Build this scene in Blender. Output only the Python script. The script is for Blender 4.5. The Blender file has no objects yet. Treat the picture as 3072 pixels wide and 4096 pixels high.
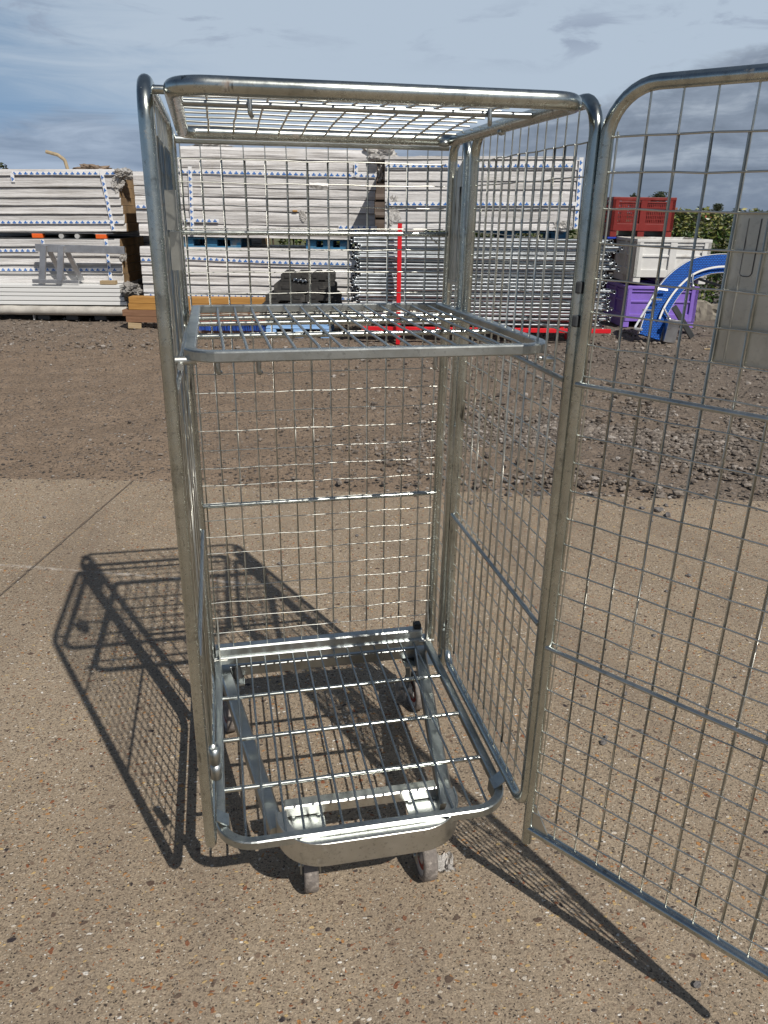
import bpy, bmesh, math, random
import numpy as np
from mathutils import Vector, Matrix, noise

random.seed(7)
rng = np.random.default_rng(7)
scene = bpy.context.scene
COL = scene.collection
PHI = 0.2                                   # the yard's rows run at this angle to the cage
U = Vector((math.cos(PHI), -math.sin(PHI), 0))
W = Vector((math.sin(PHI), math.cos(PHI), 0))


def yard(a, b, z=0.0):
    return U * a + W * b + Vector((0, 0, z))


# ------------------------------------------------------------------ mesh builder
class MB:
    def __init__(self):
        self.v, self.f, self.m, self.s = [], [], [], []

    def add(self, verts, faces, mat=0, smooth=False):
        o = len(self.v)
        self.v.extend([tuple(p) for p in verts])
        for f in faces:
            self.f.append([i + o for i in f])
            self.m.append(mat)
            self.s.append(smooth)

    def box(self, c, size, rot=None, mat=0, bev=0.0):
        sx, sy, sz = size[0] / 2, size[1] / 2, size[2] / 2
        if bev > 0:
            bm = bmesh.new()
            bmesh.ops.create_cube(bm, size=1)
            for v in bm.verts:
                v.co = Vector((v.co.x * size[0], v.co.y * size[1], v.co.z * size[2]))
            bmesh.ops.bevel(bm, geom=list(bm.edges), offset=bev, segments=2, affect='EDGES', profile=0.6)
            vs = [v.co.copy() for v in bm.verts]
            bm.verts.index_update()
            fs = [[v.index for v in f.verts] for f in bm.faces]
            bm.free()
        else:
            vs = [Vector((x, y, z)) for x in (-sx, sx) for y in (-sy, sy) for z in (-sz, sz)]
            fs = [(0, 1, 3, 2), (4, 6, 7, 5), (0, 4, 5, 1), (2, 3, 7, 6), (0, 2, 6, 4), (1, 5, 7, 3)]
        if rot is not None:
            vs = [rot @ p for p in vs]
        c = Vector(c)
        self.add([p + c for p in vs], fs, mat)

    def sweep(self, path, prof, up=(0, 0, 1), closed=False, caps=True, mat=0, smooth=True):
        """profile (list of (side, up)) swept along path; parallel-transported frame"""
        P = [Vector(p) for p in path]
        n = len(P)
        T = []
        for i in range(n):
            if closed:
                t = P[(i + 1) % n] - P[i - 1]
            else:
                t = P[min(i + 1, n - 1)] - P[max(i - 1, 0)]
            T.append(t.normalized())
        u = Vector(up)
        u = (u - T[0] * u.dot(T[0]))
        if u.length < 1e-4:
            u = T[0].orthogonal()
        u.normalize()
        vs = []
        for i in range(n):
            u = u - T[i] * u.dot(T[i])
            u.normalize()
            s = T[i].cross(u)
            k = 1.0
            if 0 < i < n - 1 or closed:
                a = (P[i] - P[i - 1]).normalized()
                b = (P[(i + 1) % n] - P[i]).normalized()
                k = 1 / max(0.5, math.cos(a.angle(b, 0) / 2))
            for (x, y) in prof:
                vs.append(P[i] + s * (x * k) + u * y)
        m = len(prof)
        fs = []
        for i in range(n if closed else n - 1):
            j = (i + 1) % n
            for q in range(m):
                r = (q + 1) % m
                fs.append((i * m + q, i * m + r, j * m + r, j * m + q))
        self.add(vs, fs, mat, smooth)
        if caps and not closed:
            self.add(vs[:m], [list(range(m))[::-1]], mat)
            self.add(vs[-m:], [list(range(m))], mat)

    def tube(self, path, r, n=8, closed=False, caps=True, mat=0):
        prof = [(r * math.cos(2 * math.pi * k / n), r * math.sin(2 * math.pi * k / n)) for k in range(n)]
        self.sweep(path, prof, up=(0.13, 0.21, 0.97), closed=closed, caps=caps, mat=mat)

    def bar(self, path, w, h, up=(0, 0, 1), closed=False, mat=0, c=0.0025):
        w, h = w / 2, h / 2
        prof = [(-w + c, -h), (w - c, -h), (w, -h + c), (w, h - c), (w - c, h), (-w + c, h), (-w, h - c), (-w, -h + c)]
        self.sweep(path, prof, up=up, closed=closed, mat=mat, smooth=False)

    def lathe(self, prof, axis_o, axis_d, n=24, mat=0, smooth=True):
        d = Vector(axis_d).normalized()
        x = d.orthogonal().normalized()
        y = d.cross(x)
        o = Vector(axis_o)
        vs = []
        for (r, h) in prof:
            for k in range(n):
                t = 2 * math.pi * k / n
                vs.append(o + d * h + (x * math.cos(t) + y * math.sin(t)) * r)
        fs = []
        for i in range(len(prof) - 1):
            for k in range(n):
                fs.append((i * n + k, i * n + (k + 1) % n, (i + 1) * n + (k + 1) % n, (i + 1) * n + k))
        self.add(vs, fs, mat, smooth)

    def poly(self, pts, thick, direction, mat=0):
        """flat outline given thickness along direction"""
        d = Vector(direction) * thick
        n = len(pts)
        vs = [Vector(p) for p in pts] + [Vector(p) + d for p in pts]
        fs = [list(range(n))[::-1], [i + n for i in range(n)]]
        for i in range(n):
            j = (i + 1) % n
            fs.append((i, j, j + n, i + n))
        self.add(vs, fs, mat)

    def build(self, name, mats, parent=None, loc=None, rot=None):
        me = bpy.data.meshes.new(name)
        me.from_pydata(self.v, [], self.f)
        if not isinstance(mats, (list, tuple)):
            mats = [mats]
        for mt in mats:
            me.materials.append(mt)
        me.polygons.foreach_set('material_index', self.m)
        me.polygons.foreach_set('use_smooth', self.s)
        me.update()
        bm = bmesh.new()
        bm.from_mesh(me)
        bmesh.ops.recalc_face_normals(bm, faces=bm.faces)
        bm.to_mesh(me)
        bm.free()
        o = bpy.data.objects.new(name, me)
        COL.objects.link(o)
        if parent is not None:
            o.parent = parent
        if loc is not None:
            o.location = loc
        if rot is not None:
            o.rotation_euler = rot
        return o


def np_mesh(name, V, F, mats, parent=None, midx=None, smooth=False):
    me = bpy.data.meshes.new(name)
    V = np.asarray(V, dtype=np.float32)
    F = np.asarray(F, dtype=np.int32)
    k = F.shape[1]
    me.vertices.add(len(V))
    me.vertices.foreach_set('co', V.ravel())
    me.loops.add(F.size)
    me.loops.foreach_set('vertex_index', F.ravel())
    me.polygons.add(len(F))
    me.polygons.foreach_set('loop_start', np.arange(0, F.size, k, dtype=np.int32))
    me.polygons.foreach_set('loop_total', np.full(len(F), k, dtype=np.int32))
    for mt in (mats if isinstance(mats, (list, tuple)) else [mats]):
        me.materials.append(mt)
    if midx is not None:
        me.polygons.foreach_set('material_index', np.asarray(midx, dtype=np.int32))
    me.polygons.foreach_set('use_smooth', np.full(len(F), smooth))
    me.update()
    me.validate()
    o = bpy.data.objects.new(name, me)
    COL.objects.link(o)
    if parent is not None:
        o.parent = parent
    return o


def tag(o, label, cat, group=None):
    o['label'] = label
    o['category'] = cat
    if group:
        o['group'] = group
    return o


def thing(name, label, cat, loc=(0, 0, 0), rot=(0, 0, 0), group=None):
    o = bpy.data.objects.new(name, None)
    o.empty_display_size = 0.1
    COL.objects.link(o)
    o.location = loc
    o.rotation_euler = rot
    return tag(o, label, cat, group)


def copy_tree(o, parent=None):
    c = o.copy()
    COL.objects.link(c)
    c.parent = parent
    for ch in [x for x in COL.objects if x.parent == o]:
        copy_tree(ch, c)
    return c


def fillet(pts, rad, n=7):
    """round the inner corners of a polyline"""
    P = [Vector(p) for p in pts]
    out = [P[0]]
    for i in range(1, len(P) - 1):
        a, b, c = P[i - 1], P[i], P[i + 1]
        r = rad[i - 1] if isinstance(rad, (list, tuple)) else rad
        d1, d2 = (a - b).normalized(), (c - b).normalized()
        ang = d1.angle(d2)
        t = r / math.tan(ang / 2)
        bis = (d1 + d2).normalized()
        cen = b + bis * (r / math.sin(ang / 2))
        s, e = b + d1 * t - cen, b + d2 * t - cen
        ax = s.cross(e).normalized()
        tot = s.angle(e)
        for k in range(n + 1):
            out.append(cen + Matrix.Rotation(tot * k / n, 3, ax) @ s)
    out.append(P[-1])
    return out


def fillet_loop(pts, rad, n=7):
    P = [Vector(p) for p in pts]
    m = len(P)
    mid = (P[0] + P[-1]) / 2
    path = fillet([mid] + P + [mid], rad, n)
    return path[:-1]


# ------------------------------------------------------------------ materials
def new_mat(name):
    m = bpy.data.materials.new(name)
    m.use_nodes = True
    nt = m.node_tree
    nt.nodes.clear()
    out = nt.nodes.new('ShaderNodeOutputMaterial')
    p = nt.nodes.new('ShaderNodeBsdfPrincipled')
    nt.links.new(p.outputs[0], out.inputs[0])
    return m, nt, p


class NT:
    """tiny node helper"""
    def __init__(self, nt):
        self.nt = nt

    def put(self, sock, val):
        if isinstance(val, bpy.types.NodeSocket):
            self.nt.links.new(val, sock)
        elif isinstance(val, (tuple, list)):
            sock.default_value = (*val, 1.0) if (sock.type == 'RGBA' and len(val) == 3) else val
        else:
            sock.default_value = val

    def coord(self, kind='Object'):
        return self.nt.nodes.new('ShaderNodeTexCoord').outputs[kind]

    def mapping(self, v, scale=(1, 1, 1), loc=(0, 0, 0), rot=(0, 0, 0)):
        n = self.nt.nodes.new('ShaderNodeMapping')
        self.put(n.inputs['Vector'], v)
        n.inputs['Scale'].default_value = scale
        n.inputs['Location'].default_value = loc
        n.inputs['Rotation'].default_value = rot
        return n.outputs[0]

    def noise(self, v, scale, detail=3, rough=0.55, dist=0.0, color=False):
        n = self.nt.nodes.new('ShaderNodeTexNoise')
        self.put(n.inputs['Vector'], v)
        n.inputs['Scale'].default_value = scale
        n.inputs['Detail'].default_value = detail
        n.inputs['Roughness'].default_value = rough
        n.inputs['Distortion'].default_value = dist
        return n.outputs['Color' if color else 'Fac']

    def voronoi(self, v, scale, feature='F1', rand=1.0):
        n = self.nt.nodes.new('ShaderNodeTexVoronoi')
        n.feature = feature
        self.put(n.inputs['Vector'], v)
        n.inputs['Scale'].default_value = scale
        n.inputs['Randomness'].default_value = rand
        return n

    def ramp(self, fac, stops, interp='LINEAR'):
        n = self.nt.nodes.new('ShaderNodeValToRGB')
        n.color_ramp.interpolation = interp
        e = n.color_ramp.elements
        while len(e) < len(stops):
            e.new(0.5)
        for el, (pos, c) in zip(e, stops):
            el.position = pos
            el.color = (*c, 1) if isinstance(c, (tuple, list)) else (c, c, c, 1)
        self.put(n.inputs[0], fac)
        return n.outputs[0]

    def mix(self, fac, a, b, mode='MIX'):
        n = self.nt.nodes.new('ShaderNodeMix')
        n.data_type = 'RGBA'
        n.blend_type = mode
        self.put(n.inputs[0], fac)
        self.put(n.inputs[6], a)
        self.put(n.inputs[7], b)
        return n.outputs[2]

    def math(self, op, a, b=0.0, clamp=False):
        n = self.nt.nodes.new('ShaderNodeMath')
        n.operation = op
        n.use_clamp = clamp
        self.put(n.inputs[0], a)
        self.put(n.inputs[1], b)
        return n.outputs[0]

    def maprange(self, v, a, b, c=0.0, d=1.0, smooth=False):
        n = self.nt.nodes.new('ShaderNodeMapRange')
        if smooth:
            n.interpolation_type = 'SMOOTHSTEP'
        self.put(n.inputs[0], v)
        for i, x in enumerate((a, b, c, d)):
            self.put(n.inputs[1 + i], x)
        return n.outputs[0]

    def sep(self, v):
        n = self.nt.nodes.new('ShaderNodeSeparateXYZ')
        self.put(n.inputs[0], v)
        return n.outputs

    def comb(self, x, y, z):
        n = self.nt.nodes.new('ShaderNodeCombineXYZ')
        for i, q in enumerate((x, y, z)):
            self.put(n.inputs[i], q)
        return n.outputs[0]

    def bump(self, h, strength=0.3, dist=0.01, normal=None):
        n = self.nt.nodes.new('ShaderNodeBump')
        n.inputs['Strength'].default_value = strength
        n.inputs['Distance'].default_value = dist
        self.put(n.inputs['Height'], h)
        if normal is not None:
            self.put(n.inputs['Normal'], normal)
        return n.outputs[0]


def simple_mat(name, col, rough=0.5, metal=0.0, var=0.15, scale=8, bump=0.0, bscale=60, spec=0.5, dirt=None, stretch=(1, 1, 1)):
    m, nt, p = new_mat(name)
    h = NT(nt)
    c = h.mapping(h.coord('Object'), stretch)
    n = h.noise(c, scale, 4, 0.6)
    lo = tuple(max(0, x * (1 - var)) for x in col)
    hi = tuple(min(1, x * (1 + var)) for x in col)
    cc = h.ramp(n, [(0.3, lo), (0.7, hi)])
    if dirt:
        d = h.noise(c, scale * 0.6, 6, 0.7)
        cc = h.mix(h.maprange(d, 0.52, 0.68), cc, dirt)
    h.put(p.inputs['Base Color'], cc)
    p.inputs['Metallic'].default_value = metal
    h.put(p.inputs['Roughness'], h.maprange(n, 0.2, 0.8, max(0.02, rough - 0.1), min(1, rough + 0.1)))
    p.inputs['Specular IOR Level'].default_value = spec
    if bump:
        h.put(p.inputs['Normal'], h.bump(h.noise(c, bscale, 4, 0.6), bump, 0.01))
    return m


def zinc(name, lo, hi, r0, r1, stain=0.5, bump=0.08, scuffed=False):
    m, nt, p = new_mat(name)
    h = NT(nt)
    c = h.coord('Object')
    n1 = h.noise(c, 7, 5, 0.65)
    n2 = h.noise(c, 60, 4, 0.7)
    col = h.ramp(n1, [(0.3, lo), (0.68, hi)])
    col = h.mix(h.math('MULTIPLY', h.maprange(h.noise(c, 16, 6, 0.75), 0.56, 0.72), stain), col, (0.16, 0.165, 0.15))
    sp_ = h.noise(c, 120, 3, 0.7)
    col = h.mix(h.math('MULTIPLY', h.maprange(sp_, 0.58, 0.7), stain * 0.8), col, (0.10, 0.095, 0.085))
    if scuffed:                                  # black grease and rub marks along the tubes
        sf = h.noise(h.mapping(c, (45, 45, 7)), 1.0, 4, 0.6)
        col = h.mix(h.maprange(sf, 0.66, 0.72, 0, 0.85), col, (0.045, 0.045, 0.042))
        sf2 = h.noise(h.mapping(c, (70, 70, 2.5)), 1.0, 3, 0.6)
        col = h.mix(h.maprange(sf2, 0.55, 0.75, 0, 0.4), col, (0.2, 0.21, 0.2))
    rust = h.math('MULTIPLY', h.maprange(h.noise(c, 11, 6, 0.7), 0.66, 0.74), stain)
    col = h.mix(rust, col, (0.20, 0.105, 0.06))
    h.put(p.inputs['Base Color'], col)
    h.put(p.inputs['Metallic'], h.maprange(rust, 0.0, 0.6, 1.0, 0.3))
    p.inputs['Metallic'].default_value = 1.0
    h.put(p.inputs['Roughness'], h.maprange(h.mix(0.5, n1, n2), 0.3, 0.7, r0, r1))
    h.put(p.inputs['Normal'], h.bump(n2, bump, 0.002))
    return m


M = {}
M['zinc'] = zinc('zinc_tube', (0.36, 0.385, 0.365), (0.57, 0.60, 0.565), 0.17, 0.34, 0.55, 0.03, True)
M['wire'] = zinc('zinc_wire', (0.46, 0.465, 0.42), (0.66, 0.665, 0.62), 0.28, 0.44, 0.25, 0.03)
M['bar'] = zinc('zinc_bar', (0.27, 0.29, 0.295), (0.44, 0.47, 0.47), 0.24, 0.40, 0.35, 0.04)
M['frame'] = zinc('zinc_frame', (0.33, 0.36, 0.36), (0.52, 0.55, 0.54), 0.28, 0.46, 0.5, 0.05)
M['plate'] = zinc('zinc_plate', (0.44, 0.44, 0.40), (0.56, 0.56, 0.515), 0.36, 0.5, 0.25, 0.03)
M['beam'] = zinc('zinc_beam', (0.44, 0.45, 0.43), (0.62, 0.63, 0.60), 0.3, 0.46, 0.5, 0.06)
M['pipe'] = zinc('galvanised_pipe', (0.34, 0.365, 0.38), (0.50, 0.53, 0.55), 0.24, 0.36, 0.2, 0.01)
M['alu'] = zinc('aluminium', (0.5, 0.51, 0.52), (0.66, 0.67, 0.68), 0.35, 0.5, 0.3)
M['steel'] = zinc('stainless_steel', (0.5, 0.5, 0.5), (0.66, 0.66, 0.66), 0.25, 0.4, 0.2)
M['black'] = simple_mat('black_rubber', (0.02, 0.02, 0.02), 0.6, var=0.3)
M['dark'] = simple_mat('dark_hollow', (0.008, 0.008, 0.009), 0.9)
M['tyre'] = simple_mat('grey_tyre', (0.17, 0.15, 0.135), 0.8, var=0.25, scale=90, bump=0.3, bscale=200, dirt=(0.36, 0.32, 0.28))
M['hub'] = simple_mat('cream_hub', (0.5, 0.46, 0.42), 0.6, dirt=(0.2, 0.17, 0.15))
M['redhub'] = simple_mat('red_hub', (0.25, 0.03, 0.02), 0.5)
M['green'] = simple_mat('green_plastic', (0.02, 0.16, 0.07), 0.5)
M['red'] = simple_mat('red_paint', (0.62, 0.012, 0.02), 0.38, var=0.12, scale=5)
M['redbin'] = simple_mat('red_plastic', (0.20, 0.019, 0.015), 0.42, var=0.18, scale=3, dirt=(0.24, 0.06, 0.05))
M['whitebin'] = simple_mat('white_plastic', (0.66, 0.66, 0.64), 0.5, var=0.1, scale=3, dirt=(0.36, 0.33, 0.28))
M['purplebin'] = simple_mat('purple_plastic', (0.24, 0.145, 0.56), 0.45, var=0.14, scale=3, dirt=(0.27, 0.2, 0.5))
M['brownbin'] = simple_mat('brown_plastic', (0.06, 0.03, 0.022), 0.5, var=0.2, scale=3)
M['blueplastic'] = simple_mat('blue_plastic', (0.015, 0.05, 0.42), 0.45, var=0.2)
M['bluewood'] = simple_mat('blue_painted_wood', (0.03, 0.15, 0.28), 0.7, var=0.35, scale=9, dirt=(0.22, 0.24, 0.25))
M['lightblue'] = simple_mat('light_blue_plastic', (0.27, 0.47, 0.78), 0.5, var=0.1)
M['bristle'] = simple_mat('blue_bristle', (0.03, 0.11, 0.48), 0.6, var=0.4, scale=120, stretch=(1, 1, 0.05))
M['orange'] = simple_mat('orange_plastic', (0.72, 0.12, 0.015), 0.5, var=0.1)
M['greyplastic'] = simple_mat('grey_plastic', (0.06, 0.065, 0.07), 0.55, var=0.2)
M['paleplastic'] = simple_mat('pale_plastic', (0.42, 0.42, 0.41), 0.5, var=0.15)
M['rubberblock'] = simple_mat('recycled_rubber', (0.03, 0.029, 0.027), 0.85, var=0.4, scale=12, bump=0.5, bscale=40, dirt=(0.075, 0.07, 0.062))
M['whitepanel'] = simple_mat('white_panel', (0.68, 0.69, 0.68), 0.4, var=0.05, scale=2, dirt=(0.5, 0.49, 0.46), stretch=(0.3, 1, 5))
M['rollcover'] = simple_mat('dirty_white_cover', (0.42, 0.40, 0.36), 0.7, var=0.2, scale=6, bump=0.3, bscale=25, dirt=(0.3, 0.27, 0.23))
M['tarp'] = simple_mat('grey_canvas', (0.22, 0.21, 0.195), 0.85, var=0.2, scale=14, bump=0.3, bscale=60)
M['tapewhite'] = simple_mat('white_tape', (0.74, 0.75, 0.76), 0.4, var=0.05)
M['tapeblue'] = simple_mat('blue_print', (0.045, 0.16, 0.46), 0.45, var=0.15, scale=20)
M['chalk'] = simple_mat('whitewash', (0.7, 0.7, 0.68), 0.8)
M['foam'] = simple_mat('insulation_foam', (0.29, 0.19, 0.095), 0.9, var=0.35, scale=5, bump=0.3, bscale=30, dirt=(0.15, 0.105, 0.07))
M['brick'] = simple_mat('far_brick', (0.26, 0.13, 0.09), 0.9)
M['tile'] = simple_mat('far_roof_tile', (0.30, 0.09, 0.05), 0.9)
M['slate'] = simple_mat('far_roof_slate', (0.07, 0.075, 0.09), 0.9)
M['bark'] = simple_mat('bark', (0.07, 0.05, 0.035), 0.95)
M['hose'] = simple_mat('weathered_hose', (0.34, 0.27, 0.17), 0.8, var=0.25, scale=18)
M['mound'] = simple_mat('brown_sacking', (0.2, 0.15, 0.11), 0.9, var=0.2)
M['sacking'] = simple_mat('brown_wrap', (0.10, 0.075, 0.06), 0.6, var=0.3, scale=4)
M['stone'] = simple_mat('stone', (0.15, 0.14, 0.135), 0.9, var=0.45, scale=25, bump=0.5, bscale=80)
M['blockstone'] = simple_mat('broken_concrete', (0.22, 0.2, 0.165), 0.95, var=0.3, scale=6, bump=0.6, bscale=20)
M['paper'] = simple_mat('white_paper_tape', (0.72, 0.71, 0.70), 0.7, var=0.06)


def wood_mat(name, lo, hi):
    m, nt, p = new_mat(name)
    h = NT(nt)
    c = h.mapping(h.coord('Object'), (0.7, 9, 9))
    n = h.noise(c, 5, 6, 0.65, 0.6)
    g = h.noise(h.coord('Object'), 1.3, 2)
    col = h.ramp(n, [(0.3, lo), (0.7, hi)])
    col = h.mix(h.maprange(g, 0.3, 0.7, 0, 0.35), col, tuple(x * 0.6 for x in lo))
    h.put(p.inputs['Base Color'], col)
    p.inputs['Roughness'].default_value = 0.75
    h.put(p.inputs['Normal'], h.bump(n, 0.2, 0.004))
    return m


M['yellowtimber'] = wood_mat('yellow_timber', (0.33, 0.16, 0.035), (0.52, 0.28, 0.075))
M['browntimber'] = wood_mat('brown_timber', (0.17, 0.085, 0.045), (0.29, 0.16, 0.09))
M['palewood'] = wood_mat('pale_wood', (0.30, 0.22, 0.12), (0.46, 0.35, 0.21))


def board_mat():
    m, nt, p = new_mat('wrapped_board')
    h = NT(nt)
    oc = h.coord('Object')
    c = h.mapping(oc, (0.35, 1, 9))
    n = h.noise(c, 3.2, 6, 0.65, 0.5)
    fine = h.noise(h.mapping(oc, (0.5, 1, 16)), 9, 5, 0.7, 0.8)
    col = h.ramp(n, [(0.28, (0.40, 0.385, 0.365)), (0.5, (0.58, 0.57, 0.56)), (0.72, (0.70, 0.70, 0.70))])
    col = h.mix(h.maprange(fine, 0.55, 0.75, 0, 0.45), col, (0.36, 0.34, 0.315))
    patch = h.noise(h.mapping(oc, (0.8, 1, 1.4)), 1.6, 4, 0.6)
    col = h.mix(h.maprange(patch, 0.56, 0.7, 0, 0.5), col, (0.43, 0.395, 0.34))
    oi = nt.nodes.new('ShaderNodeObjectInfo')
    lv = h.maprange(oi.outputs['Random'], 0, 1, 0.80, 1.12)
    col = h.mix(1.0, col, h.comb(lv, lv, lv), 'MULTIPLY')
    h.put(p.inputs['Base Color'], col)
    h.put(p.inputs['Roughness'], h.maprange(n, 0.3, 0.7, 0.55, 0.3))
    h.put(p.inputs['Normal'], h.bump(fine, 0.55, 0.02, h.bump(n, 0.4, 0.03)))
    return m


M['board'] = board_mat()


def film_mat():
    m, nt, p = new_mat('crumpled_film')
    h = NT(nt)
    c = h.coord('Object')
    n = h.noise(c, 9, 6, 0.7, 1.0)
    h.put(p.inputs['Base Color'], h.ramp(n, [(0.3, (0.3, 0.28, 0.25)), (0.7, (0.62, 0.61, 0.59))]))
    p.inputs['Roughness'].default_value = 0.25
    h.put(p.inputs['Alpha'], h.maprange(n, 0.3, 0.6, 0.55, 0.95))
    h.put(p.inputs['Normal'], h.bump(n, 0.8, 0.03))
    return m


M['film'] = film_mat()


def concrete_mat():
    m, nt, p = new_mat('exposed_aggregate_concrete')
    h = NT(nt)
    c = h.coord('Object')
    warp = h.noise(c, 40, 2, 0.5, color=True)
    wc = h.mix(0.02, c, warp, 'ADD')
    big = h.noise(c, 0.9, 4, 0.6)
    mid = h.noise(c, 6, 5, 0.65)
    fine = h.noise(c, 220, 4, 0.7)
    grit = h.noise(c, 90, 4, 0.75)
    base = h.ramp(big, [(0.3, (0.235, 0.186, 0.132)), (0.7, (0.31, 0.25, 0.18))])
    base = h.mix(h.maprange(mid, 0.35, 0.7, 0, 0.5), base, (0.37, 0.295, 0.21))
    base = h.mix(1.0, base, h.ramp(grit, [(0.3, 0.55), (0.5, 1.0), (0.75, 1.3)]), 'MULTIPLY')
    base = h.mix(0.8, base, h.ramp(fine, [(0.3, 0.45), (0.5, 1.0), (0.7, 1.55)]), 'MULTIPLY')
    heights = []

    def chips(scale, size, keep, stops, col_in, stretch=(1, 1, 1), rot=0.0):
        v = h.voronoi(h.mapping(wc, stretch, rot=(0, 0, rot)), scale)
        s = h.sep(v.outputs['Color'])
        sel = h.math('LESS_THAN', s[0], keep)
        rad = h.maprange(s[1], 0, 1, size * 0.45, size)
        inside = h.maprange(h.math('SUBTRACT', rad, v.outputs['Distance']), 0, 0.07)
        msk = h.math('MULTIPLY', sel, inside)
        heights.append(msk)
        colr = h.ramp(s[2], stops, 'CONSTANT')
        return h.mix(msk, col_in, colr)
    tones = [(0.0, (0.035, 0.028, 0.03)), (0.15, (0.10, 0.068, 0.05)), (0.28, (0.19, 0.135, 0.095)), (0.38, (0.31, 0.235, 0.155)),
             (0.56, (0.22, 0.085, 0.04)), (0.65, (0.38, 0.19, 0.07)), (0.75, (0.52, 0.37, 0.17)), (0.83, (0.58, 0.52, 0.43)), (0.92, (0.72, 0.69, 0.63))]
    small = [(0.0, (0.045, 0.036, 0.03)), (0.2, (0.13, 0.095, 0.07)), (0.42, (0.24, 0.18, 0.13)), (0.66, (0.44, 0.37, 0.28)), (0.84, (0.62, 0.57, 0.48)), (0.95, (0.33, 0.13, 0.05))]
    base = chips(190, 0.46, 0.6, small, base)
    base = chips(120, 0.46, 0.5, small, base, (1, 1.5, 1), 0.5)
    base = chips(70, 0.44, 0.36, tones, base, (1, 1.6, 1), 0.35)
    base = chips(44, 0.40, 0.24, tones, base, (1.5, 1, 1), 0.9)
    base = chips(27, 0.34, 0.13, tones, base, (1, 1.5, 1), 1.7)
    # pale scuffed band and the saw-cut joint across the slab (they belong to the slab)
    xy = h.sep(c)

    def line_d(px, py, dx, dy):
        L = math.hypot(dx, dy)
        nx, ny = -dy / L, dx / L
        d = h.math('ADD', h.math('MULTIPLY', xy[0], nx), h.math('MULTIPLY', xy[1], ny))
        return h.math('ABSOLUTE', h.math('SUBTRACT', d, px * nx + py * ny))
    wob = h.math('MULTIPLY', h.math('SUBTRACT', h.noise(c, 5, 3), 0.5), 0.035)
    dl = h.math('ABSOLUTE', h.math('ADD', line_d(-1.285, 1.741, 0.679, -0.244), wob))
    lm = h.math('MULTIPLY', h.maprange(dl, 0.013, 0.002), h.maprange(h.noise(c, 30, 4, 0.7), 0.42, 0.58))
    lm = h.math('MULTIPLY', lm, h.maprange(xy[0], 0.35, -0.3))
    base = h.mix(h.math('MULTIPLY', lm, 0.6), base, (0.6, 0.56, 0.5))
    wob2 = h.math('MULTIPLY', h.math('SUBTRACT', h.noise(c, 7, 3), 0.5), 0.012)
    jd = h.math('ABSOLUTE', h.math('ADD', line_d(-1.213, 1.43, 0.40, 1.394), wob2))
    jm = h.math('MULTIPLY', h.maprange(jd, 0.009, 0.004), h.maprange(h.noise(c, 45, 3), 0.3, 0.5))
    base = h.mix(h.math('MULTIPLY', jm, 0.65), base, (0.07, 0.055, 0.045))
    # brushed drag marks and tyre smears
    br = h.noise(h.mapping(c, (60, 2.5, 1), rot=(0, 0, 0.7)), 1.0, 4, 0.6)
    area = h.maprange(h.noise(c, 0.8, 3), 0.48, 0.62)
    base = h.mix(h.math('MULTIPLY', h.math('MULTIPLY', h.maprange(br, 0.5, 0.75), area), 0.35), base, (0.36, 0.30, 0.23))
    st = h.noise(h.mapping(c, (2.2, 0.35, 1), rot=(0, 0, -0.35)), 1.3, 4, 0.6)
    base = h.mix(h.maprange(st, 0.5, 0.7, 0, 0.45), base, (0.16, 0.125, 0.095))
    h.put(p.inputs['Base Color'], base)
    p.inputs['Roughness'].default_value = 0.88
    p.inputs['Specular IOR Level'].default_value = 0.3
    ht = h.math('ADD', h.math('MULTIPLY', fine, 0.5), h.math('MULTIPLY', grit, 0.9))
    for q in heights:
        ht = h.math('ADD', ht, h.math('MULTIPLY', q, 0.35))
    ht = h.math('SUBTRACT', ht, h.math('MULTIPLY', jm, 2.5))
    h.put(p.inputs['Normal'], h.bump(ht, 0.75, 0.0045))
    return m


M['concrete'] = concrete_mat()


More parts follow.
